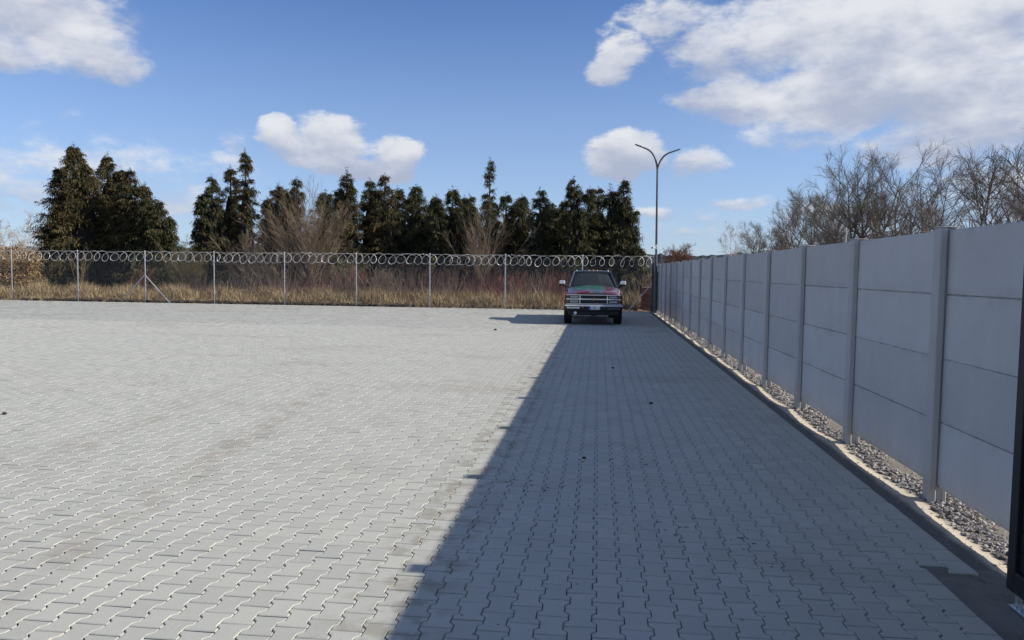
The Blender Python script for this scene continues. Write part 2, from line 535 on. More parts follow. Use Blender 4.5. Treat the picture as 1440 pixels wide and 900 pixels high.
def paver_outline(i, e):
    w1, w2, l = .0825, .0587, .1 + i - e
    # quarter profile: flange end, flange foot, waist start
    q = [(w1 - i, l - i), (w1 - i, .063 + i * .45), (w2 - i, .039 + i * .45)]
    right = q + [(x, -y) for x, y in q[::-1]]
    left = [(-x, -y) for x, y in right]
    return np.array(right + left)[::-1]      # counter-clockwise


O_top = paver_outline(.0052, .0084); O_mid = paver_outline(.0022, .0040); O_far = paver_outline(.0004, .0012)
KV = len(O_top)


def paver_block(cx, cy, zz, tx, ty, near, cut=None):
    """vectorised stones: returns V, polys"""
    n = len(cx)
    rings = [(O_top, 0.0), (O_mid, -.0042)]
    if near is None: rings = [(O_far, 0.0)]
    if near: rings.append((O_mid, -.033))
    V = np.zeros((n, len(rings) * KV, 3), np.float32)
    for k, (O, z) in enumerate(rings):
        V[:, k * KV:(k + 1) * KV, 0] = cx[:, None] + O[None, :, 0]
        if cut is not None and cut.any():
            O2 = O.copy(); O2[O[:, 0] > 0, 0] = O[:, 0].max()
            V[cut, k * KV:(k + 1) * KV, 0] = cx[cut, None] + O2[None, :, 0]
        V[:, k * KV:(k + 1) * KV, 1] = cy[:, None] + O[None, :, 1]
        V[:, k * KV:(k + 1) * KV, 2] = zz[:, None] + z + O[None, :, 0] * tx[:, None] + O[None, :, 1] * ty[:, None]
    base = (np.arange(n) * len(rings) * KV)[:, None]
    top = base + np.arange(KV)[None]
    quads = [np.zeros((0, 4), int)]
    for k in range(len(rings) - 1):
        a = k * KV + np.arange(KV); b_ = k * KV + (np.arange(KV) + 1) % KV
        q = np.stack([a, a + KV, b_ + KV, b_], 1)
        quads.append((base[:, None, :] + q[None]).reshape(-1, 4))
    return V.reshape(-1, 3), top, np.concatenate(quads)


cxs, cys = [], []
for k in range(-262, 16):
    x = XC0 + PITCH * k
    off = Y0 + .1 + (.1 if k % 2 else 0)
    for j in range(-6, 176):
        y = off + LEN * j
        if y > 34.95: continue
        if y < 1.6: continue
        if x < -(y * .9 + 3.2): continue
        if x > 1.95 and y < 4.72: continue
        cxs.append(x); cys.append(y)
cxs = np.array(cxs); cys = np.array(cys)
rng = np.random.default_rng(5)
# which stones show largest from where the photograph was taken
dep = cys * math.cos(yaw) - cxs * math.sin(yaw)
lat = cxs * math.cos(yaw) + cys * math.sin(yaw)
inview = (cys > 3.12) & (np.abs(lat / dep) < .69) & ((1.77 / dep) < .50)
order = np.argsort(np.where(inview, dep, 1e9))
single = order[:300]
mask = np.zeros(len(cxs), bool); mask[single] = True
V, top, qd = paver_block(np.zeros(1), np.zeros(1), np.zeros(1), np.zeros(1), np.zeros(1), True)
pm = mesh_np('paver', V, [top, qd], MAT['paver'])
V, top, qd = paver_block(np.zeros(1), np.zeros(1), np.zeros(1), np.zeros(1), np.zeros(1), True, np.ones(1, bool))
pm_cut = mesh_np('cut_paver', V, [top, qd], MAT['paver'])
for i in single:
    o = bpy.data.objects.new('paver', pm_cut if cxs[i] > 2.15 or (cxs[i] > 1.88 and cys[i] < 4.72) else pm)
    o.location = (cxs[i], cys[i], rng.normal(0, .0009))
    o.rotation_euler = (rng.normal(0, .006), rng.normal(0, .006), rng.normal(0, .003))
    o.parent = bed
    COL.objects.link(o)
rest = ~mask
Vs, Ts, Qs, tints = [], [], [], []
off = 0
for near in (True, False, None):
    sel = rest & ((cys < 12) if near else ((cys >= 12) & (cys < 23)) if near is False else (cys >= 23))
    n = sel.sum()
    V, top, qd = paver_block(cxs[sel] + rng.normal(0, .0006, n), cys[sel] + rng.normal(0, .0006, n), rng.normal(0, .0009, n),
                             rng.normal(0, .006, n), rng.normal(0, .006, n), near, (cxs[sel] > 2.15) | ((cxs[sel] > 1.88) & (cys[sel] < 4.72)))
    t = rng.uniform(-.5, .5, n)
    Vs.append(V); Ts.append(top + off); Qs.append(qd + off)
    tints.append((t, len(qd) // n))
    off += len(V)
tint = np.concatenate([tints[0][0], tints[1][0], tints[2][0], *[np.tile(np.repeat(t, KV), m_ // KV) for t, m_ in tints]])
ob('paver_field', mesh_np('paver_field', np.concatenate(Vs), Ts + Qs, MAT['paver_mass'], tint=tint), bed, kind='stuff')
# the paving carries on plain outside the part that can be seen
mb = MB()
mb.box(-46, -36.5, -6, 35.0, -.03, -.006)
mb.build('outer_paving', MAT['paver_mass'], bed)


# ---- margin between paving and wall: rough mortar haunch, then sand and gravel that slopes under the wall
def hsh(x, y, s=1.0):
    return (np.sin(x * 12.9898 * s + y * 4.1414) + np.sin(x * 5.33 * s - y * 7.77 + 1.3) + np.sin(y * 2.1 * s + 2 + x)) / 3


def margin_z(X, Y):
    t = (X - 2.24) / .45
    ph = ((Y - 6.365) / 2.05) % 1.0               # 0 at a post, .5 mid-bay
    bowl = np.sin(np.pi * ph) ** .8
    z = -.012 - .018 * np.clip(t, 0, 1) - .046 * bowl * np.clip((X - 2.42) / .18, 0, 1)
    z = z + .004 * hsh(X * 6, Y * 5) + .0025 * hsh(X * 31, Y * 27)
    z = z + .006 * np.sin(Y * 3.7 + 1) * np.clip((X - 2.4) / .2, 0, 1)
    return z


xs = np.concatenate([np.linspace(2.235, 2.80, 20), np.linspace(2.9, 4.6, 4)])
ys = np.concatenate([np.linspace(-6, 4.72, 110), np.linspace(4.78, 35.05, 520)])
XX, YY = np.meshgrid(xs, ys)
ZZ = margin_z(XX, YY)
ZZ = np.where(XX > 2.85, -.055 + .006 * hsh(XX * 3, YY * 3), ZZ)
V = np.stack([XX, YY, ZZ], -1).reshape(-1, 3)
nx = len(xs)
ii = (np.arange(len(ys) - 1)[:, None] * nx + np.arange(nx - 1)[None]).ravel()
m_, gg, b = newmat('margin_sand')
P = gg.n('ShaderNodeNewGeometry').outputs['Position']
sp = gg.n('ShaderNodeSeparateXYZ'); gg.put(sp.inputs[0], P)
n1 = gg.noise(P, 3.2, 5, .6); n2 = gg.noise(P, 90, 5, .7)
xw = gg.m('ADD', sp.outputs[0], gg.m('MULTIPLY', gg.m('SUBTRACT', n1, .5), .14))
f = gg.ramp(xw, 2.40, 2.50)
col = gg.mix(f, gg.mix(n2, (.10, .096, .086), (.185, .178, .16)), gg.mix(n2, (.42, .365, .285), (.55, .485, .385)))
col = gg.mix(gg.ramp(gg.m('ADD', sp.outputs[0], gg.m('MULTIPLY', gg.m('SUBTRACT', gg.noise(P, 14, 4, .6), .5), .16)), 2.60, 2.66), col, gg.mix(n2, (.13, .115, .095), (.27, .24, .20)))
gg.put(b.inputs['Base Color'], col)
b.inputs['Roughness'].default_value = .95
b.inputs['Specular IOR Level'].default_value = .15
bump(gg, b, n2, .5, .006)
ob('margin_strip', mesh_np('margin_strip', V, [np.stack([ii, ii + 1, ii + 1 + nx, ii + nx], 1)], m_, smooth=True), kind='structure')
# concrete apron of the sliding gate
mb = MB()
rows = []
for j in range(60):
    y = -5.5 + j * (4.80 + 5.5) / 59
    rows.append([(1.90 + (.53 * i / 7), y, -.0095 + .0025 * float(hsh(np.array(i * .9), np.array(y * 3)))) for i in range(8)])
mb.grid(rows)
mb.build('gate_apron', MAT['apron'], kind='structure', smooth=True)
# land behind the wall
mb = MB(); mb.box(4.5, 60, -30, 140, -.15, -.07)
mb.build('ground', MAT['yard'], kind='structure')

# ---- crushed stone under the wall
def stones(n, xf, yf, size, seed, mat, name, zf, **kw):
    r = np.random.default_rng(seed)
    X = xf(r, n); Y = yf(r, n)
    base = np.array([[1, 0, 0], [-1, 0, 0], [0, 1, 0], [0, -1, 0], [0, 0, 1], [0, 0, -1]], float)
    F = np.array([[0, 2, 4], [2, 1, 4], [1, 3, 4], [3, 0, 4], [2, 0, 5], [1, 2, 5], [3, 1, 5], [0, 3, 5]])
    V = base[None] * r.uniform(.55, 1.25, (n, 6, 1)) + r.normal(0, .22, (n, 6, 3))
    V *= size(r, Y)[:, None, None] * np.array([1.15, 1.15, .75])
    a = r.uniform(0, 6.28, n); c, s = np.cos(a), np.sin(a)
    b2 = r.normal(0, .5, n); cb, sb = np.cos(b2), np.sin(b2)
    x = V[..., 0] * c[:, None] - V[..., 1] * s[:, None]; y = V[..., 0] * s[:, None] + V[..., 1] * c[:, None]
    z = V[..., 2] * cb[:, None] + x * sb[:, None]; x = x * cb[:, None] - V[..., 2] * sb[:, None]
    V = np.stack([x + X[:, None], y + Y[:, None], z + zf(X, Y)[:, None] + .35 * size(r, Y)[:, None]], -1)
    Fa = (np.arange(n)[:, None, None] * 6 + F[None]).reshape(-1, 3)
    me = mesh_np(name, V.reshape(-1, 3), [Fa], mat, tint=np.repeat(r.uniform(0, 1, n), 8))
    return ob(name, me, **kw)


MAT['gravel'] = leaf_mat('crushed_stone', (.11, .10, .092), (.40, .37, .335), .9, 0)
def gx(r, n): return 2.635 + .62 * r.beta(1.1, .95, n) + .02 * np.sin(np.arange(n))
stones(20000, gx, lambda r, n: 2.2 + 33 * r.uniform(0, 1, n) ** 1.5, lambda r, Y: .0125 + .0105 * np.clip((Y * 7.3) % 1, 0, 1) + Y * .0003,
       11, MAT['gravel'], 'gravel', margin_z, kind='stuff',
       label='crushed grey and brown stone lying under the concrete wall', cat='gravel')

stones(2600, lambda r, n: r.uniform(2.27, 2.62, n), lambda r, n: 2.2 + 33 * r.uniform(0, 1, n) ** 1.6, lambda r, Y: .003 + .006 * ((Y * 13.7) % 1) ** 2,
       12, MAT['gravel'], 'loose_grit', margin_z, kind='stuff', label='loose grit scattered on the dark mortar between paving and wall', cat='grit')

# ================================================================== CONCRETE WALL
wall = thing('concrete_wall', 'long grey precast concrete panel wall along the right edge of the paving', 'wall', (2.655, 6.365, 0))
PB = MB().box(.060, .100, -.978, .978, 0, .5035, .006)
PB.box(.074, .086, -.97, .97, -.02, .0)      # tongue that closes the joint below
panel_me = PB.mesh('panel', MAT['panel'])
# post: front flange, web and back flange (H section), with a sloped cap
pmb = MB()
pmb.box(0, .055, -.065, .065, -.15, 2.142, .007)
pmb.box(.055, .105, -.045, .045, -.15, 2.138)
pmb.box(.105, .135, -.056, .056, -.15, 2.140, .006)
post_me = pmb.mesh('post', MAT['wpost'])
cap_me = MB().box(-.002, .137, -.067, .067, 0, .009, .002).mesh('post_cap', MAT['wpost'])
rw = random.Random(3)
for i in range(-3, 15):
    p = ob('post', post_me, wall)
    p.location = (rw.uniform(-.003, .004), 2.05 * i, rw.uniform(-.008, .008))
    p.rotation_euler = (rw.uniform(-.003, .003), rw.uniform(-.003, .003), 0)
    if i == 0: p.rotation_euler = (.004, -.003, 0)
    c = ob('post_cap', cap_me, p); c.location = (0, 0, 2.1425)
    if i < 14:
        for k in range(4):
            q = ob('panel', panel_me, wall)
            q.location = (rw.uniform(-.0035, .0035), 2.05 * i + 1.025 + rw.uniform(-.0015, .0015), .105 + .5065 * k + rw.uniform(-.001, .002))
            q.rotation_euler = (rw.uniform(-.0022, .0022), rw.uniform(-.006, .006), 0)

# ================================================================== GATE LEAF (slides along the wall)
gate = thing('sliding_gate', 'near-black steel sliding gate leaf standing before the wall at the right edge', 'gate', (2.245, 4.33, 0))
gl = 3.4
mb = MB()
mb.box(0, .055, -.075, 0, .075, 1.855, .004)
mb.box(0, .055, -gl, -gl + .075, .075, 1.855, .004)
mb.box(.001, .054, -gl + .075, -.075, .075, .19, .004)
mb.box(.001, .054, -gl + .075, -.075, 1.78, 1.854, .004)
mb.build('frame', MAT['gate'], gate)
n_s = 14
for k in range(n_s):
    z0 = .195 + k * (1.58 / n_s)
    MB().box(.022, .038, -gl + .077, -.077, z0, z0 + 1.58 / n_s - .007, .002).build('slat', MAT['gate_in'], gate)
brk = MB()
brk.box(-.012, .10, -.62, -.055, 0, .007, .001)
brk.build('base_plate', MAT['zinc'], gate)
for y in (-.09, -.13, -.30, -.34, -.52):
    mb = MB(); mb.tube([(.012, y, .007), (.012, y, .076)], .008, 8)
    bo = mb.build('bolt', MAT['zinc'], gate)
    MB().lathe([(.0075, .014), (.019, .014)], 6, 'z', (.012, y, 0)).build('nut', MAT['zinc'], bo)
MB().box(.02, .045, -.42, -.16, .007, .074, .003).build('roller_carriage', MAT['zinc'], gate)

# ================================================================== FENCE
FY = 35.19
fence = thing('wire_fence', 'tall galvanised chain link fence with razor wire coils along the far edge of the paving', 'fence', (0, FY, 0))
SP = 3.569
fx = [-29.29 + SP * i for i in range(-3, 9)] + [2.50]
fpost = MB()
fpost.tube([(0, 0, -.15), (0, 0, 2.52)], .028, 10)
fpost_me = fpost.mesh('post', MAT['steel'], True)
fcap_me = MB().lathe([(2.52, .031), (2.535, .029), (2.55, .012)], 10, 'z').mesh('post_cap', MAT['steel'], True)
corner_me = MB().box(-.055, .055, -.055, .055, -.15, 2.20, .006).mesh('corner_post', MAT['pole'])
for i, x in enumerate(fx):
    if i == len(fx) - 1:
        p = ob('corner_post', corner_me, fence); p.location = (x - .02, 0, 0); p['label'] = 'dark square corner post beside the concrete wall'
    else:
        p = ob('post', fpost_me, fence); p.location = (x, 0, 0); p.rotation_euler = (rw.uniform(-.004, .004), rw.uniform(-.006, .006), 0)
        ob('post_cap', fcap_me, p)
rb = np.random.default_rng(21)
coil_mes = []
for v in range(len(fx) - 1):
    pts = []
    L = SP
    n_l = int(rb.integers(8, 11))
    sag = rb.uniform(.0, .05); bun = rb.uniform(-.35, .35); bp_ = rb.uniform(0, 6)
    steps = 22
    ph = rb.uniform(0, 6)
    wob = rb.normal(0, .05, n_l + 2)
    for s in range(n_l * steps + 1):
        th = 2 * math.pi * s / steps
        li = s / steps
        k = int(li); fr = li - k
        w_ = wob[k] * (1 - fr) + wob[k + 1] * fr
        rr = .235 + .02 * math.sin(li * 1.7 + ph) * math.sin(math.pi * li / n_l)
        u_ = li / n_l; env = math.sin(math.pi * u_)
        pts.append((L * (u_ + bun * .12 * math.sin(2 * math.pi * u_ + 0) * 1.0) + (.235 + w_ * env) * math.sin(th + .15) - .235 * math.sin(.15), rr * .5 * math.sin(th + .5), rr * math.cos(th) + 2.275 + env * (-sag + .025 * math.sin(li * 2 + ph))))
    cm = MB(); cm.tube(pts, .008, 4)
    for s in range(0, len(pts) - 1, 2):               # barbs
        p = Vector(pts[s]); t = (Vector(pts[s + 1]) - p).normalized()
        q = t.cross(Vector((rb.normal(), rb.normal(), rb.normal()))).normalized()
        cm.add([p - t * .02, p + t * .02, p + q * .032, p + t.cross(q) * .008], [(0, 1, 2), (1, 3, 2), (3, 0, 2), (0, 3, 1)])
    coil_mes.append(cm.mesh('razor_coil', MAT['razor'], True))
def link_mesh(L, H=2.30, s=.085):
    m2 = MB()
    def wire(a, b_):
        d = (Vector(b_) - Vector(a)); n_ = Vector((d.z, 0, -d.x)).normalized() * .0016
        k = Vector((0, .0022, 0))
        A, B = Vector(a), Vector(b_)
        m2.add([A + n_, A - n_, A + k, B + n_, B - n_, B + k], [(0, 1, 4, 3), (1, 2, 5, 4), (2, 0, 3, 5)])
    c = -H
    while c < L:
        for sgn in (1, -1):
            x0, x1 = max(c, 0), min(c + H, L)
            if x1 - x0 > .05:
                z0, z1 = x0 - c, x1 - c
                if sgn < 0: z0, z1 = H - z0, H - z1
                wire((x0, .002 * sgn, z0 + .03), (x1, .002 * sgn, z1 + .03))
        c += s
    return m2.mesh('wire_mesh', MAT['mesh'])
lm = link_mesh(SP)
tw = MB()
for z in (.08, 1.15, 2.33): tw.tube([(0, -.035, z), (SP, -.035, z)], .0017, 4)
tw_me = tw.mesh('tension_wire', MAT['mesh'])
tp = MB(); tp.tube([(0, -.02, 2.50), (SP * .5, -.02, 2.488), (SP, -.02, 2.50)], .005, 5)
tp_me = tp.mesh('top_wire', MAT['razor'])
for i in range(len(fx) - 1):
    L = fx[i + 1] - fx[i]
    for nm, me in (('wire_mesh', lm), ('tension_wire', tw_me), ('top_wire', tp_me), ('razor_coil', coil_mes[i])):
        o = ob(nm, me, fence); o.location = (fx[i], 0, 0); o.scale = (L / SP, 1, 1)
for (xp, dirs) in ((fx[5], (-1, 1)), (2.46, (-1,)),):
    for d in dirs:
        z1 = 1.34 if xp < 0 else 1.25
        x2 = xp + d * (1.36 if xp < 0 else 1.10)
        bm_ = MB(); bm_.tube([(xp + d * .02, -.04, z1), (x2, -.05 + (.05 if d < 0 else -.05), -.05)], .026, 8)
        bm_.build('brace', MAT['steel'], fence, True)

# ================================================================== LAMP POST
lamp = thing('street_lamp', 'tall slender dark street lamp with two curved arms at the far corner of the wall', 'street lamp', (2.58, 34.62, 0))
mb = MB(); mb.tube([(0, 0, -.1), (0, 0, 1.75)], .085, 14); mb.build('pole_base', MAT['pole'], lamp, True)
mb = MB(); mb.tube([(0, 0, 1.75), (-.01, 0, 1.80), (-.025, 0, 3.2), (-.06, 0, 6.35)], [.062, .056, .050, .040], 12); mb.build('pole', MAT['pole'], lamp, True)
mb = MB(); mb.lathe([(1.73, .095), (1.78, .095), (1.80, .06)], 14, 'z'); mb.build('collar', MAT['pole'], lamp, True)
def bez(a, b_, c, n=12):
    a, b_, c = Vector(a), Vector(b_), Vector(c)
    return [a * (1 - t) ** 2 + b_ * 2 * t * (1 - t) + c * t * t for t in [i / n for i in range(n + 1)]]
armL = bez((-.06, 0, 6.35), (-.15, 0, 7.12), (-.62, 0, 7.27)) + [Vector((-.74, 0, 7.32))]
armR = bez((-.06, 0, 6.35), (.06, 0, 6.92), (.46, 0, 7.07)) + [Vector((.55, 0, 7.10))]
for pts, hd in ((armL, ((-.74, 0, 7.32), (-1.07, 0, 7.45))), (armR, ((.55, 0, 7.10), (.93, 0, 7.23)))):
    mb = MB(); mb.tube(pts, [.042 - .010 * i / len(pts) for i in range(len(pts))], 8); a = mb.build('arm', MAT['pole'], lamp, True)
    A, B = Vector(hd[0]), Vector(hd[1]); d = (B - A).normalized(); w_ = Vector((0, 1, 0)); h = d.cross(w_).normalized()
    if h.z < 0: h = -h
    hm = MB()
    rows = []
    for t, ww, hh in ((0, .03, .018), (.12, .055, .026), (.85, .06, .022), (1, .04, .010)):
        c = A + (B - A) * t
        rows.append([c - w_ * ww - h * hh, c + w_ * ww - h * hh, c + w_ * ww + h * hh, c - w_ * ww + h * hh])
    fs = [(i * 4 + k, i * 4 + (k + 1) % 4, i * 4 + 4 + (k + 1) % 4, i * 4 + 4 + k) for i in range(3) for k in range(4)] + [(0, 1, 2, 3), (12, 13, 14, 15)]
    hm.add([p for r_ in rows for p in r_], fs)
    hm.build('lamp_head', MAT['pole'], lamp)

white = simple('white_plastic', (.78, .79, .80), .4, 0, .04, 10)
cctv = thing('security_camera', 'small white security camera fixed halfway up the street lamp', 'camera', (2.55, 34.55, 2.90))
MB().box(-.05, .06, -.03, .05, -.10, .10, .01).build('bracket', white, cctv)
mb = MB(); mb.tube([(-.03, -.02, -.02), (-.15, -.06, -.03)], .022, 8); mb.build('arm', white, cctv, True)
mb = MB(); mb.lathe([(-.11, .03), (-.10, .045), (.06, .048), (.07, .02)], 12, 'y', (-.18, -.08, -.03)); mb.build('housing', white, cctv, True)
mb = MB(); mb.lathe([(-.118, .022), (-.110, .030)], 12, 'y', (-.18, -.08, -.03)); mb.build('lens', MAT['gate_in'], cctv, True)

# red clay slabs stacked behind the corner of the fence
stk = thing('slab_stack', 'low stack of red-brown clay slabs behind the far corner of the fence', 'slab stack', (2.31, 36.6, -.1))
for k in range(10):
    s_ = MB().box(-.24, .24, -.5, .5, 0, .098, .008).build('slab', MAT['clay'], stk)
    s_.location = (rw.uniform(-.012, .012), rw.uniform(-.02, .02), .118 * k)

# ================================================================== VEGETATION GENERATORS
def tubes_arr(P, Rr, S):
    n, K, _ = P.shape
    T = np.gradient(P, axis=1)
    T /= np.linalg.norm(T, axis=2, keepdims=True) + 1e-9
    ref = np.where(np.abs(T[:, :1, 2:3]) > .9, np.array([1., 0, 0]), np.array([0, 0, 1.]))
    U = np.cross(T, np.broadcast_to(ref, T.shape)); U /= np.linalg.norm(U, axis=2, keepdims=True) + 1e-9
    Wv = np.cross(T, U)
    ang = 2 * np.pi * np.arange(S) / S
    ring = P[:, :, None, :] + Rr[:, :, None, None] * (U[:, :, None, :] * np.cos(ang)[None, None, :, None] + Wv[:, :, None, :] * np.sin(ang)[None, None, :, None])
    V = ring.reshape(-1, 3)
    base = (np.arange(n) * K * S)[:, None, None]
    kk = np.arange(K - 1)[None, :, None] * S
    s0 = np.arange(S)[None, None]; s1 = (s0 + 1) % S
    a = base + kk + s0; b_ = base + kk + s1
    return V, np.stack([a, b_, b_ + S, a + S], -1).reshape(-1, 4)


def grow(seed, starts, dirs, lens, rads, levels):
    r = np.random.default_rng(seed)
    P0, D0, L0, R0 = [np.asarray(a, float) for a in (starts, dirs, lens, rads)]
    out = []
    for lv in levels:
        n = len(P0); K = lv['K']
        P = np.zeros((n, K + 1, 3)); P[:, 0] = P0
        d = D0 / (np.linalg.norm(D0, axis=1, keepdims=True) + 1e-9)
        for k in range(K):
            d = d + r.normal(0, lv['wob'], (n, 3)); d[:, 2] += lv['up']
            d /= np.linalg.norm(d, axis=1, keepdims=True)
            P[:, k + 1] = P[:, k] + d * (L0 / K)[:, None]
        taper = np.linspace(1, lv.get('tip', .3), K + 1)
        out.append((P, R0[:, None] * taper[None]))
        if 'n' not in lv: break
        c = lv['n']
        par = np.repeat(np.arange(n), c)
        t = r.uniform(lv['t0'], 1, n * c)
        f = t * K; k0 = np.minimum(f.astype(int), K - 1); fr = (f - k0)[:, None]
        Pa = P[par, k0] * (1 - fr) + P[par, k0 + 1] * fr
        T = P[par, k0 + 1] - P[par, k0]; T /= np.linalg.norm(T, axis=1, keepdims=True) + 1e-9
        rv = r.normal(0, 1, (n * c, 3)); rv -= (rv * T).sum(1, keepdims=True) * T; rv /= np.linalg.norm(rv, axis=1, keepdims=True) + 1e-9
        a = np.radians(r.normal(lv['ang'], lv.get('asd', 9), n * c))[:, None]
        D0 = T * np.cos(a) + rv * np.sin(a)
        P0 = Pa
        L0 = L0[par] * r.uniform(*lv['lr'], n * c) * (1.08 - lv.get('sh', .55) * t)
        R0 = np.maximum(R0[par] * (1 - .7 * t * (1 - lv.get('tip', .3))) * lv['rr'], lv.get('rmin', .004))
    return out


def merge(parts, S):
    Vs, Qs, o_ = [], [], 0
    for (P, Rr), s in zip(parts, S):
        V, Q = tubes_arr(P, Rr, s)
        Vs.append(V); Qs.append(Q + o_); o_ += len(V)
    return np.concatenate(Vs), [np.concatenate(Qs)]


# ---- conifers
def frond():
    r = [(0, 0, 0), (.33, 0, .06), (.68, 0, -.02), (1, 0, -.26)]
    tri = []
    for i in range(3):
        a, b_ = np.array(r[i], float), np.array(r[i + 1], float)
        for s in (-1, 1):
            for q in ((.3,) if i else (.2,)):
                c = a + (b_ - a) * q; c2 = a + (b_ - a) * (q + .52)
                ln = .34 * (1 - .22 * i)
                tip = c + np.array([.20, s * ln, -.16 - .07 * i])
                tri.append((c, c2, tip) if s > 0 else (c2, c, tip))
    tri.append((np.array([.7, -.07, -.04]), np.array([.7, .07, -.04]), np.array([1.12, 0, -.40])))
    return np.array(tri)


FR = frond()


def cone_r(t, w):
    """envelope: t 0 at the ground, 1 at the tip"""
    return w * 1.12 * np.minimum(1, ((1 - t) / .85)) ** .86 * (.90 + .10 * np.sin(t * 9))


def conifer(name, label, x, Y, peaks, mat, seed, sparse=False, dens=1.0, group='conifers standing in a row beyond the fence', zb=-.12):
    r = np.random.default_rng(seed)
    root = thing(name, label, 'tree', (x, Y, zb), 0, group)
    FV, tint, cores = [], [], MB()
    tr = MB()
    for (px, pz, pw) in peaks:
        h = pz - zb; dx_ = px - x
        w = pw * (2.0 if not sparse else 1.3)
        tr.tube([(dx_ * .3, 0, 0), (dx_ * .8, 0, h * .5), (dx_, 0, h * .96)], [.13 * w + .05, .08 * w + .03, .012], 7)
        area = w * h
        nb = int((40 + 5.2 * area) * (1 if not sparse else .62) * dens)
        tb = np.sort(r.uniform(.02, 1, nb) ** .74)
        azb = r.uniform(0, 2 * np.pi, nb)
        lb = cone_r(tb, w) * r.uniform(.60, 1.20, nb) * (1 + .16 * np.sin(azb * 2 + seed)) + .10
        eb = np.radians(r.normal(24, 11, nb)) * (.35 + .9 * tb)
        per = int(30 if not sparse else 26)
        n = nb * per
        bi = np.repeat(np.arange(nb), per)
        q = r.uniform(.30, 1.02, n) ** .8
        t = tb[bi]; az = azb[bi] + r.normal(0, .20, n) * (1.2 - .6 * q)
        rad = lb[bi] * np.cos(eb[bi]) * q
        rise = lb[bi] * np.sin(eb[bi]) * q - .10 * lb[bi] * q * q
        wd = .04 + .12 * lb[bi] * (1.2 - q)
        c = np.stack([dx_ * (.35 + .65 * t) + rad * np.cos(az), rad * np.sin(az) * .95, t * h * .955 + rise], -1)
        c += r.normal(0, 1, (n, 3)) * wd[:, None] * np.array([.9, .9, .75])
        c[:, 2] = np.clip(c[:, 2], .02, h - .03)
        # leader
        nt = 60
        tz = r.uniform(0, 1, nt)
        c[:nt] = np.stack([dx_ + r.normal(0, .03, nt) * (1 + 4 * tz), r.normal(0, .03, nt) * (1 + 4 * tz), h - 1.35 * tz], -1)
        u = q
        sc = r.uniform(.18, .50, n) * (1.05 - .35 * t)
        sc[:nt] = .12 + .20 * tz
        el = r.normal(.20, .45, n)
        el[:nt] = .9
        aj = az + r.normal(0, .6, n)
        F_ = np.stack([np.cos(aj) * np.cos(el), np.sin(aj) * np.cos(el), np.sin(el)], -1)
        S_ = np.stack([-np.sin(aj), np.cos(aj), np.zeros(n)], -1)
        rl = r.normal(0, .7, n)[:, None]
        U_ = np.cross(F_, S_)
        S2 = S_ * np.cos(rl) + U_ * np.sin(rl)
        # the droop always hangs towards the ground
        B = FR.reshape(-1, 3)
        pos = (F_[:, None, :] * B[None, :, 0:1] + S2[:, None, :] * B[None, :, 1:2] + np.array([0, 0, 1.])[None, None] * B[None, :, 2:3] * 1.25) * sc[:, None, None]
        pos = pos + c[:, None, :]
        FV.append(pos.reshape(-1, 3))
        tt = np.clip(r.normal(.30, .22, n) + .22 * (q > .85) + r.normal(0, .16, nb)[bi], 0, 1)
        tint.append(np.repeat(tt, len(FR)))
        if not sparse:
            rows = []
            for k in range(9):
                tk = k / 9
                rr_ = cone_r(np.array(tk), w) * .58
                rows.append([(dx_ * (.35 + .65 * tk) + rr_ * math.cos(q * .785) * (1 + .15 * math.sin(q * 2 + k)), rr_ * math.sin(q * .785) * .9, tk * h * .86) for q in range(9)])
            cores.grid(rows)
    V = np.concatenate(FV)
    me = mesh_np('crown', V, [np.arange(len(V)).reshape(-1, 3)], mat, tint=np.concatenate(tint))
    tr.build('trunk', MAT['bark_dark'], root, True)
    crown = ob('crown', me, root)
    if cores.v: cores.build('sky_block_core', MAT['core'], root)  # dark lumpy cone added inside the crown to block the sky
    return root


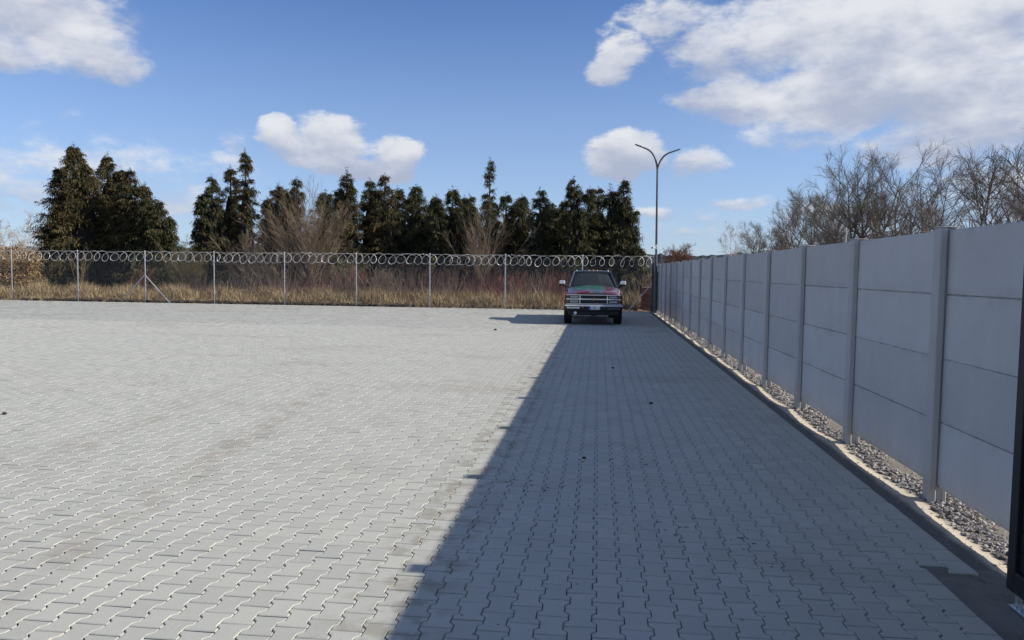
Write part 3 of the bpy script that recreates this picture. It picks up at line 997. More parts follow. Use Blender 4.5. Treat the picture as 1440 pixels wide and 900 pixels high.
CON = [
    (47, [(-34.44, 9.86, 1.5), (-35.44, 8.38, 1.11), (-33.62, 8.65, 1.3), (-35.9, 5.6, 1.0)], 'tallest brown-tipped conifer at the left end of the row, with the leftmost peak', 'c'),
    (48.5, [(-33.1, 9.45, 1.25), (-32.2, 8.48, 1.12)], 'broad brown-tipped conifer merging with the right side of the tallest leftmost one', 'c'),
    (47, [(-30.49, 8.22, 1.18), (-29.52, 7.26, 1.18), (-31.3, 6.8, 1.0)], 'conifer with a pointed top, right-hand shoulder of the leftmost clump', 'c'),
    (46, [(-27.95, 6.02, 1.10), (-27.2, 4.9, .80), (-28.8, 6.2, .9)], 'lower conifer sloping down at the right foot of the leftmost clump', 'g'),
    (49, [(-26.9, 4.9, .50), (-26.3, 4.1, .5)], 'smallest conifer, standing in the gap between the two left clumps', 'g'),
    (47.5, [(-25.14, 7.82, .78), (-25.84, 6.58, .69)], 'narrow dark conifer, left one of the three just right of the gap', 'g'),
    (49, [(-24.62, 8.62, .90)], 'narrow conifer between the dark left one and the sparse spire right of the gap', 'c'),
    (48, [(-23.08, 9.58, .62)], 'tall slim conifer with a pointed top below the left end of the mid cloud', 'c'),
    (49, [(-21.35, 7.39, .89), (-22.05, 6.54, .69)], 'conifer rising behind the left half of the big fan-shaped bare bush', 'c'),
    (48, [(-19.61, 7.73, .52), (-20.15, 6.9, .5)], 'slim conifer spire rising behind the middle of the fan-shaped bare bush', 'c'),
    (50, [(-18.69, 6.69, .42), (-18.1, 5.97, .5)], 'low thin conifer behind the right side of the fan-shaped bare bush', 'g'),
    (47, [(-15.89, 8.18, .79), (-16.4, 6.97, .56)], 'tall conifer starting the dense middle group, right of the fan-shaped bush', 'c'),
    (49, [(-15.0, 7.75, .8)], 'conifer tucked close behind the first tall tree of the middle group', 'g'),
    (48, [(-13.73, 7.94, .79), (-14.39, 7.08, .66)], 'conifer with a spiky top under the right end of the mid cloud', 'c'),
    (49, [(-11.92, 7.38, 1.04)], 'broad round-shouldered conifer right of the mid cloud', 'g'),
    (47.5, [(-10.23, 6.45, .64)], 'lower dark conifer just right of the broad round-shouldered one', 'g'),
    (49, [(-9.47, 7.19, .79)], 'pointed green conifer left of the tall sparse spire', 'g'),
    (48, [(-8.18, 6.63, .59)], 'short-topped conifer directly left of the tall sparse spire', 'g'),
    (47, [(-6.78, 8.8, .42)], 'thin sparse spire standing well above its neighbours in the middle of the row', 's'),
    (48.5, [(-5.92, 6.78, .64), (-4.96, 6.69, .59)], 'twin-topped conifer directly right of the tall sparse spire', 'g'),
    (47.5, [(-3.67, 7.02, .79)], 'round-topped green conifer left of the pickup truck roof', 'g'),
    (49, [(-2.54, 5.93, .54)], 'low conifer in the notch left of the tree above the truck', 'g'),
    (47, [(-1.55, 7.61, .86), (-.63, 6.97, .60)], 'tall conifer rising straight above the pickup truck', 'g'),
    (47.5, [(.62, 7.19, .56), (1.48, 7.54, .69), (2.12, 5.72, .65)], 'right-end conifer of the row with several tops, left of the lamp', 'g'),
    (42, [(2.0, 3.23, .76), (1.2, 2.7, .54)], 'low drooping conifer bush between the pickup truck and the lamp', 'g')]
BACK = [(-26.9, 5.0, 'behind the smallest conifer in the left gap'), (-22.3, 6.6, 'behind the sparse spire right of the left gap'),
        (-18.9, 6.3, 'behind the right half of the fan-shaped bare bush'), (-17.2, 6.0, 'behind the start of the dense middle group'),
        (-14.0, 6.6, 'behind the first pair of tall middle conifers'), (-12.6, 6.3, 'behind the gap left of the broad round-shouldered conifer'),
        (-10.9, 6.0, 'behind the broad round-shouldered conifer'), (-9.0, 5.9, 'behind the pointed green conifer'), (-7.4, 5.8, 'behind the tall thin spire'),
        (-5.3, 6.0, 'behind the twin-topped conifer'), (-3.4, 5.7, 'behind the round-topped conifer left of the truck roof'), (-2.2, 5.8, 'behind the notch left of the tree above the truck'),
        (-.1, 6.5, 'behind the gap between the two trees above the truck'), (1.3, 5.6, 'behind the right-end conifer of the row')]
for x_, h_, w_ in BACK:
    CON.append((51.5 + .8 * math.sin(x_ * 3), [(x_, h_ * 1.15, 1.3)], 'darker back-row conifer half hidden ' + w_, 'g'))
for i, (Y, pk, lab, k) in enumerate(CON):
    conifer('conifer_tree', lab, pk[0][0], Y, pk, MAT['conifer' if k == 'c' else 'conifer_green'], 100 + i, sparse=(k == 's'),
            dens=1.25 if i == 24 else .8 if i > 24 else 1.0)

# ---- bare trees beyond the wall
def bare_tree(label, x, Y, h, w, seed, mats=('bark_grey', 'twig_grey'), stems=2, name='bare_tree', dens=1.0, group=None, zb=-.12, rad=.12, open_=False, cat='tree'):
    r = np.random.default_rng(seed)
    root = thing(name, label, cat, (x, Y, zb), 0, group)
    k = w / h
    a = r.uniform(0, 6.28, stems) + np.arange(stems) * 2.4
    lean = r.uniform(.05, .35, stems) * min(1, k * 3)
    D_ = np.stack([np.cos(a) * lean, np.sin(a) * lean, np.ones(stems)], -1)
    L = h * r.uniform(.70, .84, stems); L[0] = h * .82
    Rr = rad * r.uniform(.75, 1.1, stems) * h / 10
    lv = [dict(K=8, wob=.06, up=.03, n=int(16 * dens), t0=.28, ang=44, asd=11, lr=(.34, .56), rr=.55, sh=.38, rmin=.02, tip=.2),
          dict(K=5, wob=.10, up=.07, n=int(8 * dens), t0=.15, ang=36, asd=13, lr=(.36, .62), rr=.5, sh=.5, rmin=.011, tip=.3),
          dict(K=2, wob=.12, up=.05, n=int(13 * dens), t0=.1, ang=34, asd=12, lr=(.4, .8), rr=.55, sh=.4, rmin=.0068, tip=.5),
          dict(K=1, wob=.14, up=.05, tip=.5)]
    prt = grow(seed, np.stack([np.cos(a) * .15, np.sin(a) * .15, np.zeros(stems)], -1), D_, L, Rr, lv)
    V, Q = merge(prt[:2], (7, 5)); ob('trunk', mesh_np('trunk', V, Q, MAT[mats[0]], smooth=True), root)
    V, Q = merge(prt[2:], (3, 3)); ob('crown', mesh_np('crown', V, Q, MAT[mats[1]]), root)
    return root


BT = [(19.0, 97, 8.0, 2.3, 3, 'small bushy bare tree, leftmost of the bare trees behind the wall', 1.05),
      (20.6, 86, 9.9, 2.4, 3, 'dense rounded bare tree second from the left behind the wall', 1.1),
      (21.2, 78, 10.0, 2.4, 3, 'dense bare tree third from the left, its crown sloping up to the right', 1.1),
      (21.9, 72, 10.2, 2.0, 2, 'bare tree just left of the tall round-crowned one behind the wall', 1.0),
      (21.7, 66, 12.2, 2.6, 3, 'tall bare tree with a rounded crown standing above its neighbours behind the wall', 1.1),
      (22.7, 61, 10.3, 1.8, 2, 'slender bare tree right of the tall round-crowned one', .95),
      (22.9, 57, 9.9, 1.4, 2, 'bare tree above the second nearest wall post', .95),
      (22.8, 52.5, 9.2, 1.3, 1, 'single-stemmed bare tree between the two groups of trees behind the wall', .9),
      (22.2, 47, 9.4, 1.8, 2, 'open bare tree with crossing limbs above the nearest wall post', .95),
      (22.0, 42.5, 9.1, 1.8, 2, 'large bare tree with thick dark trunks at the right edge of the picture', 1.0)]
for i, (x, Y, h, w, st, lab, dn_) in enumerate(BT):
    bare_tree(lab, x, Y, h, w, 300 + i * 7, stems=st, dens=dn_, group='bare trees behind the concrete wall')
bare_tree('bare tree just outside the right edge, behind the wall', 21.4, 38.5, 8.0, 1.8, 377, stems=2, dens=.9, group='bare trees behind the concrete wall')
bare_tree('pale wispy birch right of the lamp, left of the dense bare trees', 18.2, 105, 8.0, 1.6, 401, ('twig_pale', 'twig_pale'), 1, 'birch_tree', .9, rad=.09)
bare_tree('red-brown bare tree behind the far end of the wall, just right of the lamp', 7.3, 75, 4.7, 1.6, 411, ('bark_grey', 'twig_red'), 4, 'bare_tree', 1.0)
bare_tree('pale thin birch at the far left, left of the tallest conifer', -66.3, 80, 8.0, 2.4, 421, ('twig_pale', 'twig_pale'), 2, 'birch_tree', 1.0, rad=.09)


# ---- bare shrubs before the conifers
def shrub(label, x, Y, h, w, seed, mat, stems=16, dens=1.0, trunk=False, name='bare_shrub', leaves=0, base=.35, group='leafless shrubs beyond the fence'):
    r = np.random.default_rng(seed)
    root = thing(name, label, 'shrub', (x, Y, -.1), 0, group)
    a = r.uniform(0, 6.28, stems)
    lean = np.abs(r.normal(0, .62, stems)) * min(1.3, w / h * 1.9)
    D_ = np.stack([np.cos(a) * lean, np.sin(a) * lean * .8, np.ones(stems)], -1)
    L = h * r.uniform(.50, .84, stems)
    st = np.stack([r.normal(0, base * w * .5, stems), r.normal(0, base * .5, stems), np.full(stems, .45 * h * .3 if trunk else 0)], -1)
    if trunk: st[:, :2] *= .2
    lv = [dict(K=5, wob=.08, up=.02, n=int(9 * dens), t0=.18, ang=27, asd=9, lr=(.28, .50), rr=.5, sh=.65, rmin=.0062, tip=.25),
          dict(K=3, wob=.12, up=.05, n=int(6 * dens), t0=.1, ang=30, asd=12, lr=(.35, .6), rr=.6, sh=.4, rmin=.005, tip=.4),
          dict(K=2, wob=.14, up=.06, tip=.5)]
    prt = grow(seed, st, D_, L, np.full(stems, .017), lv)
    if trunk:
        tP = np.array([[[0, 0, 0], [.02, 0, h * .08], [0, 0, h * .16]]]); prt = [(tP, np.array([[.10, .085, .07]]))] + prt
        V, Q = merge(prt, (7, 5, 3, 3))
    else: V, Q = merge(prt, (5, 3, 3))
    ob('stems', mesh_np('stems', V, Q, MAT[mat]), root)
    if leaves:
        tips = np.concatenate([p[0].reshape(-1, 3) for p in prt[-2:]])
        c = tips[r.integers(0, len(tips), leaves)] + r.normal(0, .12, (leaves, 3))
        c[:, 2] = np.abs(c[:, 2])
        d1 = r.normal(0, 1, (leaves, 3)); d1 /= np.linalg.norm(d1, axis=1, keepdims=True)
        d2 = np.cross(d1, r.normal(0, 1, (leaves, 3))); d2 /= np.linalg.norm(d2, axis=1, keepdims=True)
        s = r.uniform(.035, .075, (leaves, 1))
        V = np.stack([c - d1 * s, c + d2 * s * .55, c + d1 * s, c - d2 * s * .55], 1).reshape(-1, 3)
        ob('dead_leaves', mesh_np('dead_leaves', V, [np.arange(len(V)).reshape(-1, 4)], MAT['beech'], tint=r.uniform(0, 1, leaves)), root)
    return root


SH = [
    (-16.8, 43, 6.7, 3.2, 'twig_brown', 80, 1.1, True, 'biggest leafless bush, fanning out wide before the conifers', 0),
    (-20.9, 44, 5.2, 2.3, 'twig_brown', 30, 1.0, False, 'leafless brown bush at the left foot of the biggest fan-shaped bush', 0),
    (-24.3, 43, 4.0, 1.6, 'twig_olive', 30, 1.0, False, 'olive-brown bush in the gap between the left and middle conifers', 0),
    (-6.6, 42, 5.6, 1.7, 'twig_brown', 24, 1.0, True, 'upright bare brown bush on a short trunk before the sparse spire', 0),
    (-9.6, 42, 2.9, 1.2, 'twig_red', 20, 1.0, False, 'reddish bush left of the upright bush with a short trunk', 0),
    (-11.8, 41, 2.4, 2.0, 'twig_brown', 44, 1.2, False, 'low dense grey-brown bush below the broad conifer', 0),
    (-13.6, 41.5, 2.3, 1.2, 'twig_red', 26, 1.1, False, 'small reddish bush left of the low dense one', 0),
    (-30.4, 42, 3.5, .8, 'twig_olive', 6, .8, False, 'sparse thin sapling before the dark leftmost conifers', 0),
    (-26.8, 42, 2.4, 1.0, 'twig_red', 16, .9, False, 'thin red-brown bush right of the braced fence post', 0),
    (-18.8, 42, 3.9, 1.5, 'twig_brown', 24, 1.0, False, 'brown bush filling the left side of the biggest fan-shaped bush', 0),
    (-14.6, 42.5, 3.0, 1.0, 'twig_brown', 20, 1.0, False, 'brown bush at the right foot of the biggest fan-shaped bush', 0),
    (-4.6, 42, 2.2, 1.3, 'twig_red', 24, 1.0, False, 'low red bush right of the upright bush with a short trunk', 0),
    (-2.6, 42, 2.1, 1.2, 'twig_red', 24, 1.0, False, 'low red bush left of the pickup truck', 0),
    (.5, 41, 2.0, 1.2, 'twig_brown', 24, 1.0, False, 'brown bush just behind the pickup truck', 0),
    (-38.4, 42, 3.9, 1.6, 'twig_brown', 30, 1.0, False, 'brown-leaved hedge bush at the left edge of the picture', 9000),
    (-35.9, 42.5, 3.6, 1.5, 'twig_brown', 30, 1.0, False, 'brown-leaved hedge bush behind the leftmost fence post', 9000),
    (-33.9, 41.5, 3.1, 1.1, 'twig_olive', 24, 1.0, False, 'brown-leaved hedge bush at the left foot of the tallest conifer', 6000),
    (-41.5, 43, 4.0, 1.8, 'twig_brown', 26, 1.0, False, 'brown-leaved hedge bush beyond the left edge', 7000)]
for i, (x, Y, h, w, mt, st, dn_, trk_, lab, lv_) in enumerate(SH):
    shrub(lab, x, Y, h, w, 500 + i * 3, mt, st, dn_, trk_, leaves=lv_)

# ---- thicket of thin red and brown stems (nobody could count it)
def stems_mass(n, xr, yr, hr, rad, seed, mat, name, label, redx, cat):
    r = np.random.default_rng(seed)
    X = r.uniform(*xr, n); Yv = r.uniform(*yr, n)
    cl = .5 + .5 * np.sin(X * 1.9 + seed) * np.sin(X * .63 + 1 + Yv)
    H = r.uniform(hr[0], hr[1], n) * (.6 + .5 * cl) * np.clip(.38 + (X + 27) * .06, .38, 1)
    P = np.zeros((n, 4, 3)); P[:, 0] = np.stack([X, Yv, np.full(n, -.12)], -1)
    d = np.stack([r.normal(0, .22, n), r.normal(0, .2, n), np.ones(n)], -1)
    for k in range(3):
        d = d + r.normal(0, .10, (n, 3)); d /= np.linalg.norm(d, axis=1, keepdims=True)
        P[:, k + 1] = P[:, k] + d * (H / 3)[:, None]
    V, Q = tubes_arr(P, rad * np.ones((n, 1)) * np.linspace(1, .45, 4)[None], 3)
    pr = np.clip(redx(X) , 0, 1)
    t = np.clip(pr + r.normal(0, .22, n), 0, 1)
    return ob(name, mesh_np(name, V, [Q], MAT[mat], tint=np.repeat(t, 9)), kind='stuff', label=label, cat=cat)


stems_mass(5200, (-43, 3.2), (38.6, 44.0), (1.2, 2.5), .009, 31, 'dogwood', 'stem_thicket',
           'thicket of thin red and brown stems between dry grass and conifers', lambda X: np.where((X > -9.5) & (X < 1), .18 + .6 * (np.sin(X * 1.3) > .1), .8 + .25 * np.sin(X * .9)), 'thicket')


# ---- dry grass
def grass(n, xr, yr, hf, seed, name, label, wd=(.008, .02), leanf=.3):
    r = np.random.default_rng(seed)
    X = r.uniform(*xr, n); Yv = yr[0] + (yr[1] - yr[0]) * r.uniform(0, 1, n) ** 1.4
    X = X + .18 * np.sin(Yv * 9 + X * 5)
    cl = .5 + .25 * np.sin(X * 2.3 + Yv * 1.7) + .25 * np.sin(X * .71 - Yv * 3.1 + 2)
    H = hf(X, Yv, r) * (.55 + .6 * cl)
    keep = r.uniform(0, 1, n) < .35 + .75 * cl
    X, Yv, H, cl = X[keep], Yv[keep], H[keep], cl[keep]; n = len(X)
    a = r.uniform(0, np.pi, n); w_ = r.uniform(*wd, n)
    side = np.stack([np.cos(a), np.sin(a), np.zeros(n)], -1) * w_[:, None]
    ln = r.normal(0, leanf, (n, 2))
    b0 = np.stack([X, Yv, np.full(n, -.13)], -1)
    m1 = b0 + np.stack([ln[:, 0] * H * .35, ln[:, 1] * H * .35, H * .58], -1)
    tp_ = b0 + np.stack([ln[:, 0] * H * 1.0, ln[:, 1] * H * 1.0, H * (1 - .25 * np.abs(ln).sum(1))], -1)
    V = np.stack([b0 - side, b0 + side, m1 + side * .8, m1 - side * .8, tp_], 1).reshape(-1, 3)
    i0 = np.arange(n)[:, None] * 5
    q = i0 + np.array([[0, 1, 2, 3]]); t3 = i0 + np.array([[3, 2, 4]])
    tn = np.clip(.55 + .5 * (cl - .5) + r.normal(0, .25, n) - .25 * (r.uniform(0, 1, n) < .2), 0, 1)
    return ob(name, mesh_np(name, V, [q, t3], MAT['straw'], tint=np.concatenate([tn, tn])), kind='stuff', label=label, cat='grass')


def gh(X, Y, r):
    b_ = np.clip((Y - 35.35) / 2.4, .14, 1)
    return b_ * r.uniform(.5, 1.15, len(X))


grass(78000, (-46, 4.2), (35.35, 43.5), gh, 41, 'dry_grass', 'tall dry yellow grass filling the strip behind the wire fence')
grass(9000, (-46, 4.2), (34.97, 36.6), lambda X, Y, r: r.uniform(.05, .22, len(X)), 43, 'short_grass', 'short matted dead grass at the foot of the wire fence', (.012, .03), .9)

# ---- bank of turned dark earth at the foot of the fence
rg = np.random.default_rng(51)
bx = np.linspace(-46, 4.4, 520); by = np.linspace(35.03, 37.4, 16)
XX, YY = np.meshgrid(bx, by)
prof = np.exp(-((YY - 35.95) / .42) ** 2)
amp = .10 + .16 * np.clip(np.sin(XX * .55 + 2.2) * .6 + np.sin(XX * 1.7) * .4, 0, 1) * ((XX > -28) & (XX < -9)) + .03
ZZ = -.11 + prof * amp + rg.normal(0, .022, XX.shape) * (prof + .15) + (.03 * prof * np.sin(XX * 7 + YY * 3))
ZZ[0] = -.10; ZZ[-1] = -.17
nx = len(bx); ii = (np.arange(len(by) - 1)[:, None] * nx + np.arange(nx - 1)[None]).ravel()
MAT['earth'] = ground_mat('turned_earth', (.042, .028, .019), (.17, .115, .070), 1.1, 9, .6, .03)
ob('earth_bank', mesh_np('earth_bank', np.stack([XX, YY, ZZ], -1).reshape(-1, 3), [np.stack([ii, ii + 1, ii + 1 + nx, ii + nx], 1)], MAT['earth']), kind='structure')
stones(1300, lambda r, n: np.where(r.uniform(0, 1, n) < .7, r.uniform(-28, -9, n), r.uniform(-42, 3, n)), lambda r, n: r.normal(35.85, .28, n), lambda r, Y: .05 + .05 * ((Y * 37) % 1),
       52, MAT['clod'], 'earth_clods', lambda X, Y: np.full(len(X), .015), kind='stuff', label='dark clods of turned earth at the foot of the wire fence', cat='earth')

# ---- hills
rg = np.random.default_rng(61)
mb = MB()
rows = [[], [], []]
hz_ = 0
for k in range(0, 421):
    a = R(-70 + k * .33)
    h_ = 21 + 3.5 * math.sin(a * 9) + 1.8 * math.sin(a * 31 + 1) + rg.normal(0, .7)
    c = (math.sin(a), math.cos(a))
    rows[0].append((c[0] * 880, c[1] * 880, -1)); rows[1].append((c[0] * 930, c[1] * 930, h_)); rows[2].append((c[0] * 1150, c[1] * 1150, -1))
mb.grid(rows)
mb.build('hills', MAT['hill'], kind='structure')

# ---- white-roofed shed and mast among the bare trees
shed = thing('shed', 'small white-roofed shed half hidden behind the wall under the bare trees', 'shed', (24.6, 70, -.1))
MB().box(-2.2, 2.2, -2, 2, 0, 4.3, .02).build('wall', white, shed)
mb = MB(); mb.lathe([(-2.3, 2.3), (2.3, 2.3)], 20, 'y', (0, 0, 4.2)); rf = mb.build('roof', white, shed, True); rf.scale = (1, 1, .62); rf.location = (0, 0, 1.62)
mst = thing('mast', 'thin white mast standing behind the wall under the tall bare tree', 'mast', (21.1, 68.5, -.1))
mb = MB(); mb.tube([(0, 0, 0), (0, 0, 6.3)], [.09, .06], 8); mb.build('pole', white, mst, True)

# ---- small loose things on the paving
def clod_thing(label, x, y, s, seed):
    r = random.Random(seed)
    m2 = MB()
    rows = []
    for i in range(6):
        ph = math.pi * i / 5
        rows.append([(s * math.sin(ph) * math.cos(q * 1.0472) * (1 + r.uniform(-.25, .25)), s * .8 * math.sin(ph) * math.sin(q * 1.0472) * (1 + r.uniform(-.25, .25)),
                      s * .55 * (1 + math.cos(ph)) * .9) for q in range(6)])
    for rr_ in rows: rr_.append(rr_[0])
    m2.grid(rows)
    o = m2.build('earth_clod', MAT['clod'], None, label=label, cat='clod')
    o.location = (x, y, 0)
    return o


clod_thing('dark clod of earth on the sunlit paving at the left edge', -6.95, 8.17, .032, 1)
clod_thing('dark clod on the shaded paving, nearest to the pickup truck', .30, 14.0, .028, 2)
clod_thing('dark clod on the shaded paving about halfway to the truck', .74, 10.3, .028, 3)
clod_thing('dark clod on the shaded paving close to the edge of the shadow', -.10, 7.14, .020, 4)
clod_thing('small dark clod on the sunlit paving beside the truck shadow', -3.0, 22.3, .05, 5)


# ================================================================== PICKUP TRUCK
# local frame: origin on the ground under the front axle, x to the right seen from the front, y backwards
truck = thing('pickup_truck', 'old pickup truck with green and red bonnet parked at the far end of the wall',
              'pickup truck', (-.165, 26.2, 0), R(2.0))


def paint_mat():
    m_, gg, b = newmat('airbrushed_paint')
    P = gg.n('ShaderNodeTexCoord').outputs['Object']
    sp = gg.n('ShaderNodeSeparateXYZ'); gg.put(sp.inputs[0], P)
    X, Y, Z = sp.outputs
    wv = gg.noise(gg.scale(P, (1.5, 1.2, 2)), 1.6, 4, .6, True)
    ws = gg.n('ShaderNodeSeparateColor'); gg.put(ws.inputs[0], wv)
    yy = gg.m('ADD', Y, gg.m('MULTIPLY', gg.m('SUBTRACT', ws.outputs[0], .5), .9))
    xx = gg.m('ADD', X, gg.m('MULTIPLY', gg.m('SUBTRACT', ws.outputs[1], .5), .5))
    base = gg.mix(gg.ramp(Z, .75, 1.15), (.14, .035, .026), (.050, .068, .082))
    # crimson sweeps to both sides of the nose
    red = gg.m('MULTIPLY', gg.ramp(yy, .05, -.30), gg.ramp(gg.m('ABSOLUTE', gg.m('ADD', xx, -.05)), .12, .34))
    red = gg.m('MAXIMUM', red, gg.m('MULTIPLY', gg.ramp(gg.m('ABSOLUTE', gg.m('SUBTRACT', xx, .62)), .34, .16), gg.ramp(yy, .5, .2)))
    col = gg.mix(red, base, (.10, .012, .020))
    # green flame in the middle
    gr = gg.m('MULTIPLY', gg.ramp(gg.m('ABSOLUTE', gg.m('ADD', xx, .12)), .62, .40), gg.ramp(gg.m('ABSOLUTE', gg.m('SUBTRACT', yy, .08)), .52, .32))
    gr = gg.m('MULTIPLY', gr, gg.ramp(Z, 1.0, 1.06))
    col = gg.mix(gr, col, (.014, .105, .060))
    hi = gg.ramp(gg.noise(gg.scale(P, (1, 3.2, 1)), 3.2, 3, .5), .56, .66)
    col = gg.mix(gg.m('MULTIPLY', hi, .6), col, (.20, .26, .29))
    gg.put(b.inputs['Base Color'], col)
    b.inputs['Roughness'].default_value = .38
    b.inputs['Coat Weight'].default_value = .6
    b.inputs['Coat Roughness'].default_value = .12
    return m_


PAINT = paint_mat()
DARKP = simple('dark_teal_paint', (.030, .042, .050), .35, 0, .15, 5, coat=.5)
REDP = simple('red_orange_paint', (.18, .042, .030), .4, 0, .35, 2.5, coat=.5)
CHROME = simple('chrome', (.80, .81, .83), .24, .62, .05, 9)
BLACK = simple('black_plastic', (.012, .012, .013), .55, 0, .2, 20)
RUB = simple('tyre_rubber', (.014, .014, .014), .8, 0, .3, 25, bumps=.3)
RIM = simple('steel_rim', (.30, .30, .31), .35, .8, .1, 20)
SEAT = simple('grey_seat_cloth', (.045, .045, .052), .85, 0, .2, 20)
LENS = simple('headlight_lens', (.40, .42, .37), .12, .1, .15, 40, coat=1)
AMBER = simple('amber_lens', (.75, .32, .10), .25, 0, .1, 20)
PLATEW = simple('plate_white', (.55, .57, .60), .4, 0, .05, 30)
BLUE = simple('plate_blue', (.02, .06, .35), .4, 0, .05, 30)
GOLD = simple('gold_emblem', (.62, .55, .36), .3, .5, .05, 30)
gm, gg, b = newmat('window_glass')
b.inputs['Base Color'].default_value = (.045, .055, .06, 1)
b.inputs['Roughness'].default_value = .03
b.inputs['Alpha'].default_value = .5
b.inputs['Specular IOR Level'].default_value = .35
GLASS = gm

NB = -.90          # bumper face
# --- side panels with wheel arches (front wing, door, bed side)
def arch(yc, r=.46, zc=.40, z0=.50, n=9):
    a0 = math.asin((z0 - zc) / r)
    return [(yc - r * math.cos(a0 + (math.pi - 2 * a0) * i / n), zc + r * math.sin(a0 + (math.pi - 2 * a0) * i / n)) for i in range(n + 1)]
WB = 3.60
def side(outline, name, mat):
    for s in (-1, 1):
        m2 = MB(); m2.prism(outline, 'x', s * .90 if s > 0 else -.955, .955 if s > 0 else -.90)
        o = m2.build(name, mat, truck)
        md = o.modifiers.new('bevel', 'BEVEL'); md.width = .022; md.segments = 2; md.limit_method = 'ANGLE'
        yield s, o
wing = [(-.80, .62), (-.80, 1.00), (-.74, 1.045), (.72, 1.10), (.72, .48)] + arch(0)[::-1]
wing = [(-.80, .60)] + [(-.80, 1.00), (-.74, 1.05), (.72, 1.13), (.72, .48)] + [p for p in arch(0)[::-1]] + [(-.50, .55)]
list(side(wing, 'front_wing', REDP))
door = [(.735, .48), (.735, 1.13), (1.86, 1.15), (1.86, .48)]
for s, o in side(door, 'door', REDP):
    h = MB().box(s * .955 - .008, s * .955 + .016, 1.64, 1.80, .98, 1.02, .004).build('handle', BLACK, o)
rear_cab = [(1.875, .48), (1.875, 1.15), (2.45, 1.15), (2.45, .48)]
list(side(rear_cab, 'rear_cab_side', REDP))
bed = [(2.47, .48), (2.47, 1.12), (4.55, 1.14), (4.55, .55), (4.1, .55)] + arch(WB)[::-1]
list(side(bed, 'bed_side', REDP))
MB().box(-.90, .90, 2.47, 4.50, .60, .66).build('bed_floor', BLACK, truck)
for s in (-1, 1): MB().box(*sorted((s * .60, s * .905)), WB - .50, WB + .50, .62, .97, .04).build('wheel_housing', BLACK, truck)
MB().box(-.895, .895, 2.47, 2.51, .66, 1.11).build('bed_front', DARKP, truck)
MB().box(-.895, .895, 4.50, 4.56, .60, 1.13, .01).build('tailgate', DARKP, truck)
MB().box(-.93, .93, 4.60, 4.76, .50, .66, .02).build('rear_bumper', CHROME, truck)
MB().box(-.885, .885, -.55, 2.40, .40, .60).build('floor_pan', BLACK, truck)

# --- bonnet: crowned sheet, rounded over at the nose
rows = []
for (y, z, w_) in ((-.80, .985, .90), (-.825, 1.035, .90), (-.80, 1.062, .90), (-.70, 1.088, .905), (-.45, 1.125, .915), (-.1, 1.17, .925), (.3, 1.225, .93), (.60, 1.262, .93)):
    r_ = []
    for i in range(17):
        u = -1 + i / 8
        edge = abs(u) ** 6
        crown = .045 * (1 - u * u) - .06 * edge * (1 if z > 1.05 else .2)
        bulge = .018 if (abs(u) < .46 and y > -.78) else 0
        r_.append((u * w_, y, z + crown + bulge - .02))
    rows.append(r_)
hd = MB(); hd.grid(rows)
o = hd.build('bonnet', PAINT, truck, True)
md = o.modifiers.new('thick', 'SOLIDIFY'); md.thickness = .012
MB().box(-.885, .885, -.76, .70, .60, .985).build('engine_bay', BLACK, truck)

# --- front panel around the lamps, grille
fp = MB(); fp.box(-.905, .905, -.835, -.775, .70, .985, .02); fp.build('front_panel', DARKP, truck)
def bar(x0, x1, z0, z1, name, mat=CHROME, y0=-.865, y1=-.83, par=None):
    return MB().box(x0, x1, y0, y1, z0, z1, .006).build(name, mat, par or truck)
gr = bar(-.435, .435, .715, .985, 'grille', BLACK, -.85, -.836)
for k in range(9):
    z = .728 + k * .029
    MB().box(-.43, .43, -.858, -.850, z, z + .008, .002).build('grille_slat', simple('grille_slat_grey', (.05, .05, .055), .5) if k == 0 else bpy.data.materials['grille_slat_grey'], gr)
bar(-.905, .905, .985, 1.008, 'grille_top_trim', y0=-.872)
bar(-.905, .905, .838, .872, 'grille_centre_bar', y0=-.88)
bar(-.905, .905, .692, .714, 'grille_bottom_trim', y0=-.872)
for s in (-1, 1):
    bar(s * .452 - .016, s * .452 + .016, .714, .985, 'grille_side_trim', y0=-.870)
    for (z0, z1) in ((.885, .972), (.728, .822)):
        hl = MB(); hl.box(*sorted((s * .505, s * .785)), -.864, -.838, z0 + .008, z1 - .008, .010)
        h_ = hl.build('headlight', LENS, truck)
        if s > 0 and z0 < .8: h_['label'] = 'darker lower headlight'
        MB().box(*sorted((s * .478, s * .89)), -.858, -.837, z0 - .010, z1 + .010, .003).build('lamp_frame', BLACK, truck)
    MB().box(*sorted((s * .815, s * .880)), -.866, -.838, .728, .972, .008).build('corner_lamp', simple('smoky_amber', (.16, .11, .075), .25) if s < 0 else bpy.data.materials['smoky_amber'], truck)
# bow-tie badge
bt = [(-.085, -.016), (-.10, .008), (-.038, .012), (-.032, .030), (.036, .030), (.042, .012), (.10, .012), (.085, -.012), (.038, -.014), (.030, -.030), (-.036, -.030), (-.040, -.016)]
m2 = MB(); m2.prism([(p[0], p[1] + .856) for p in bt], 'y', -.895, -.878)
m2.build('badge', GOLD, truck, label='gold bow-tie shaped badge')

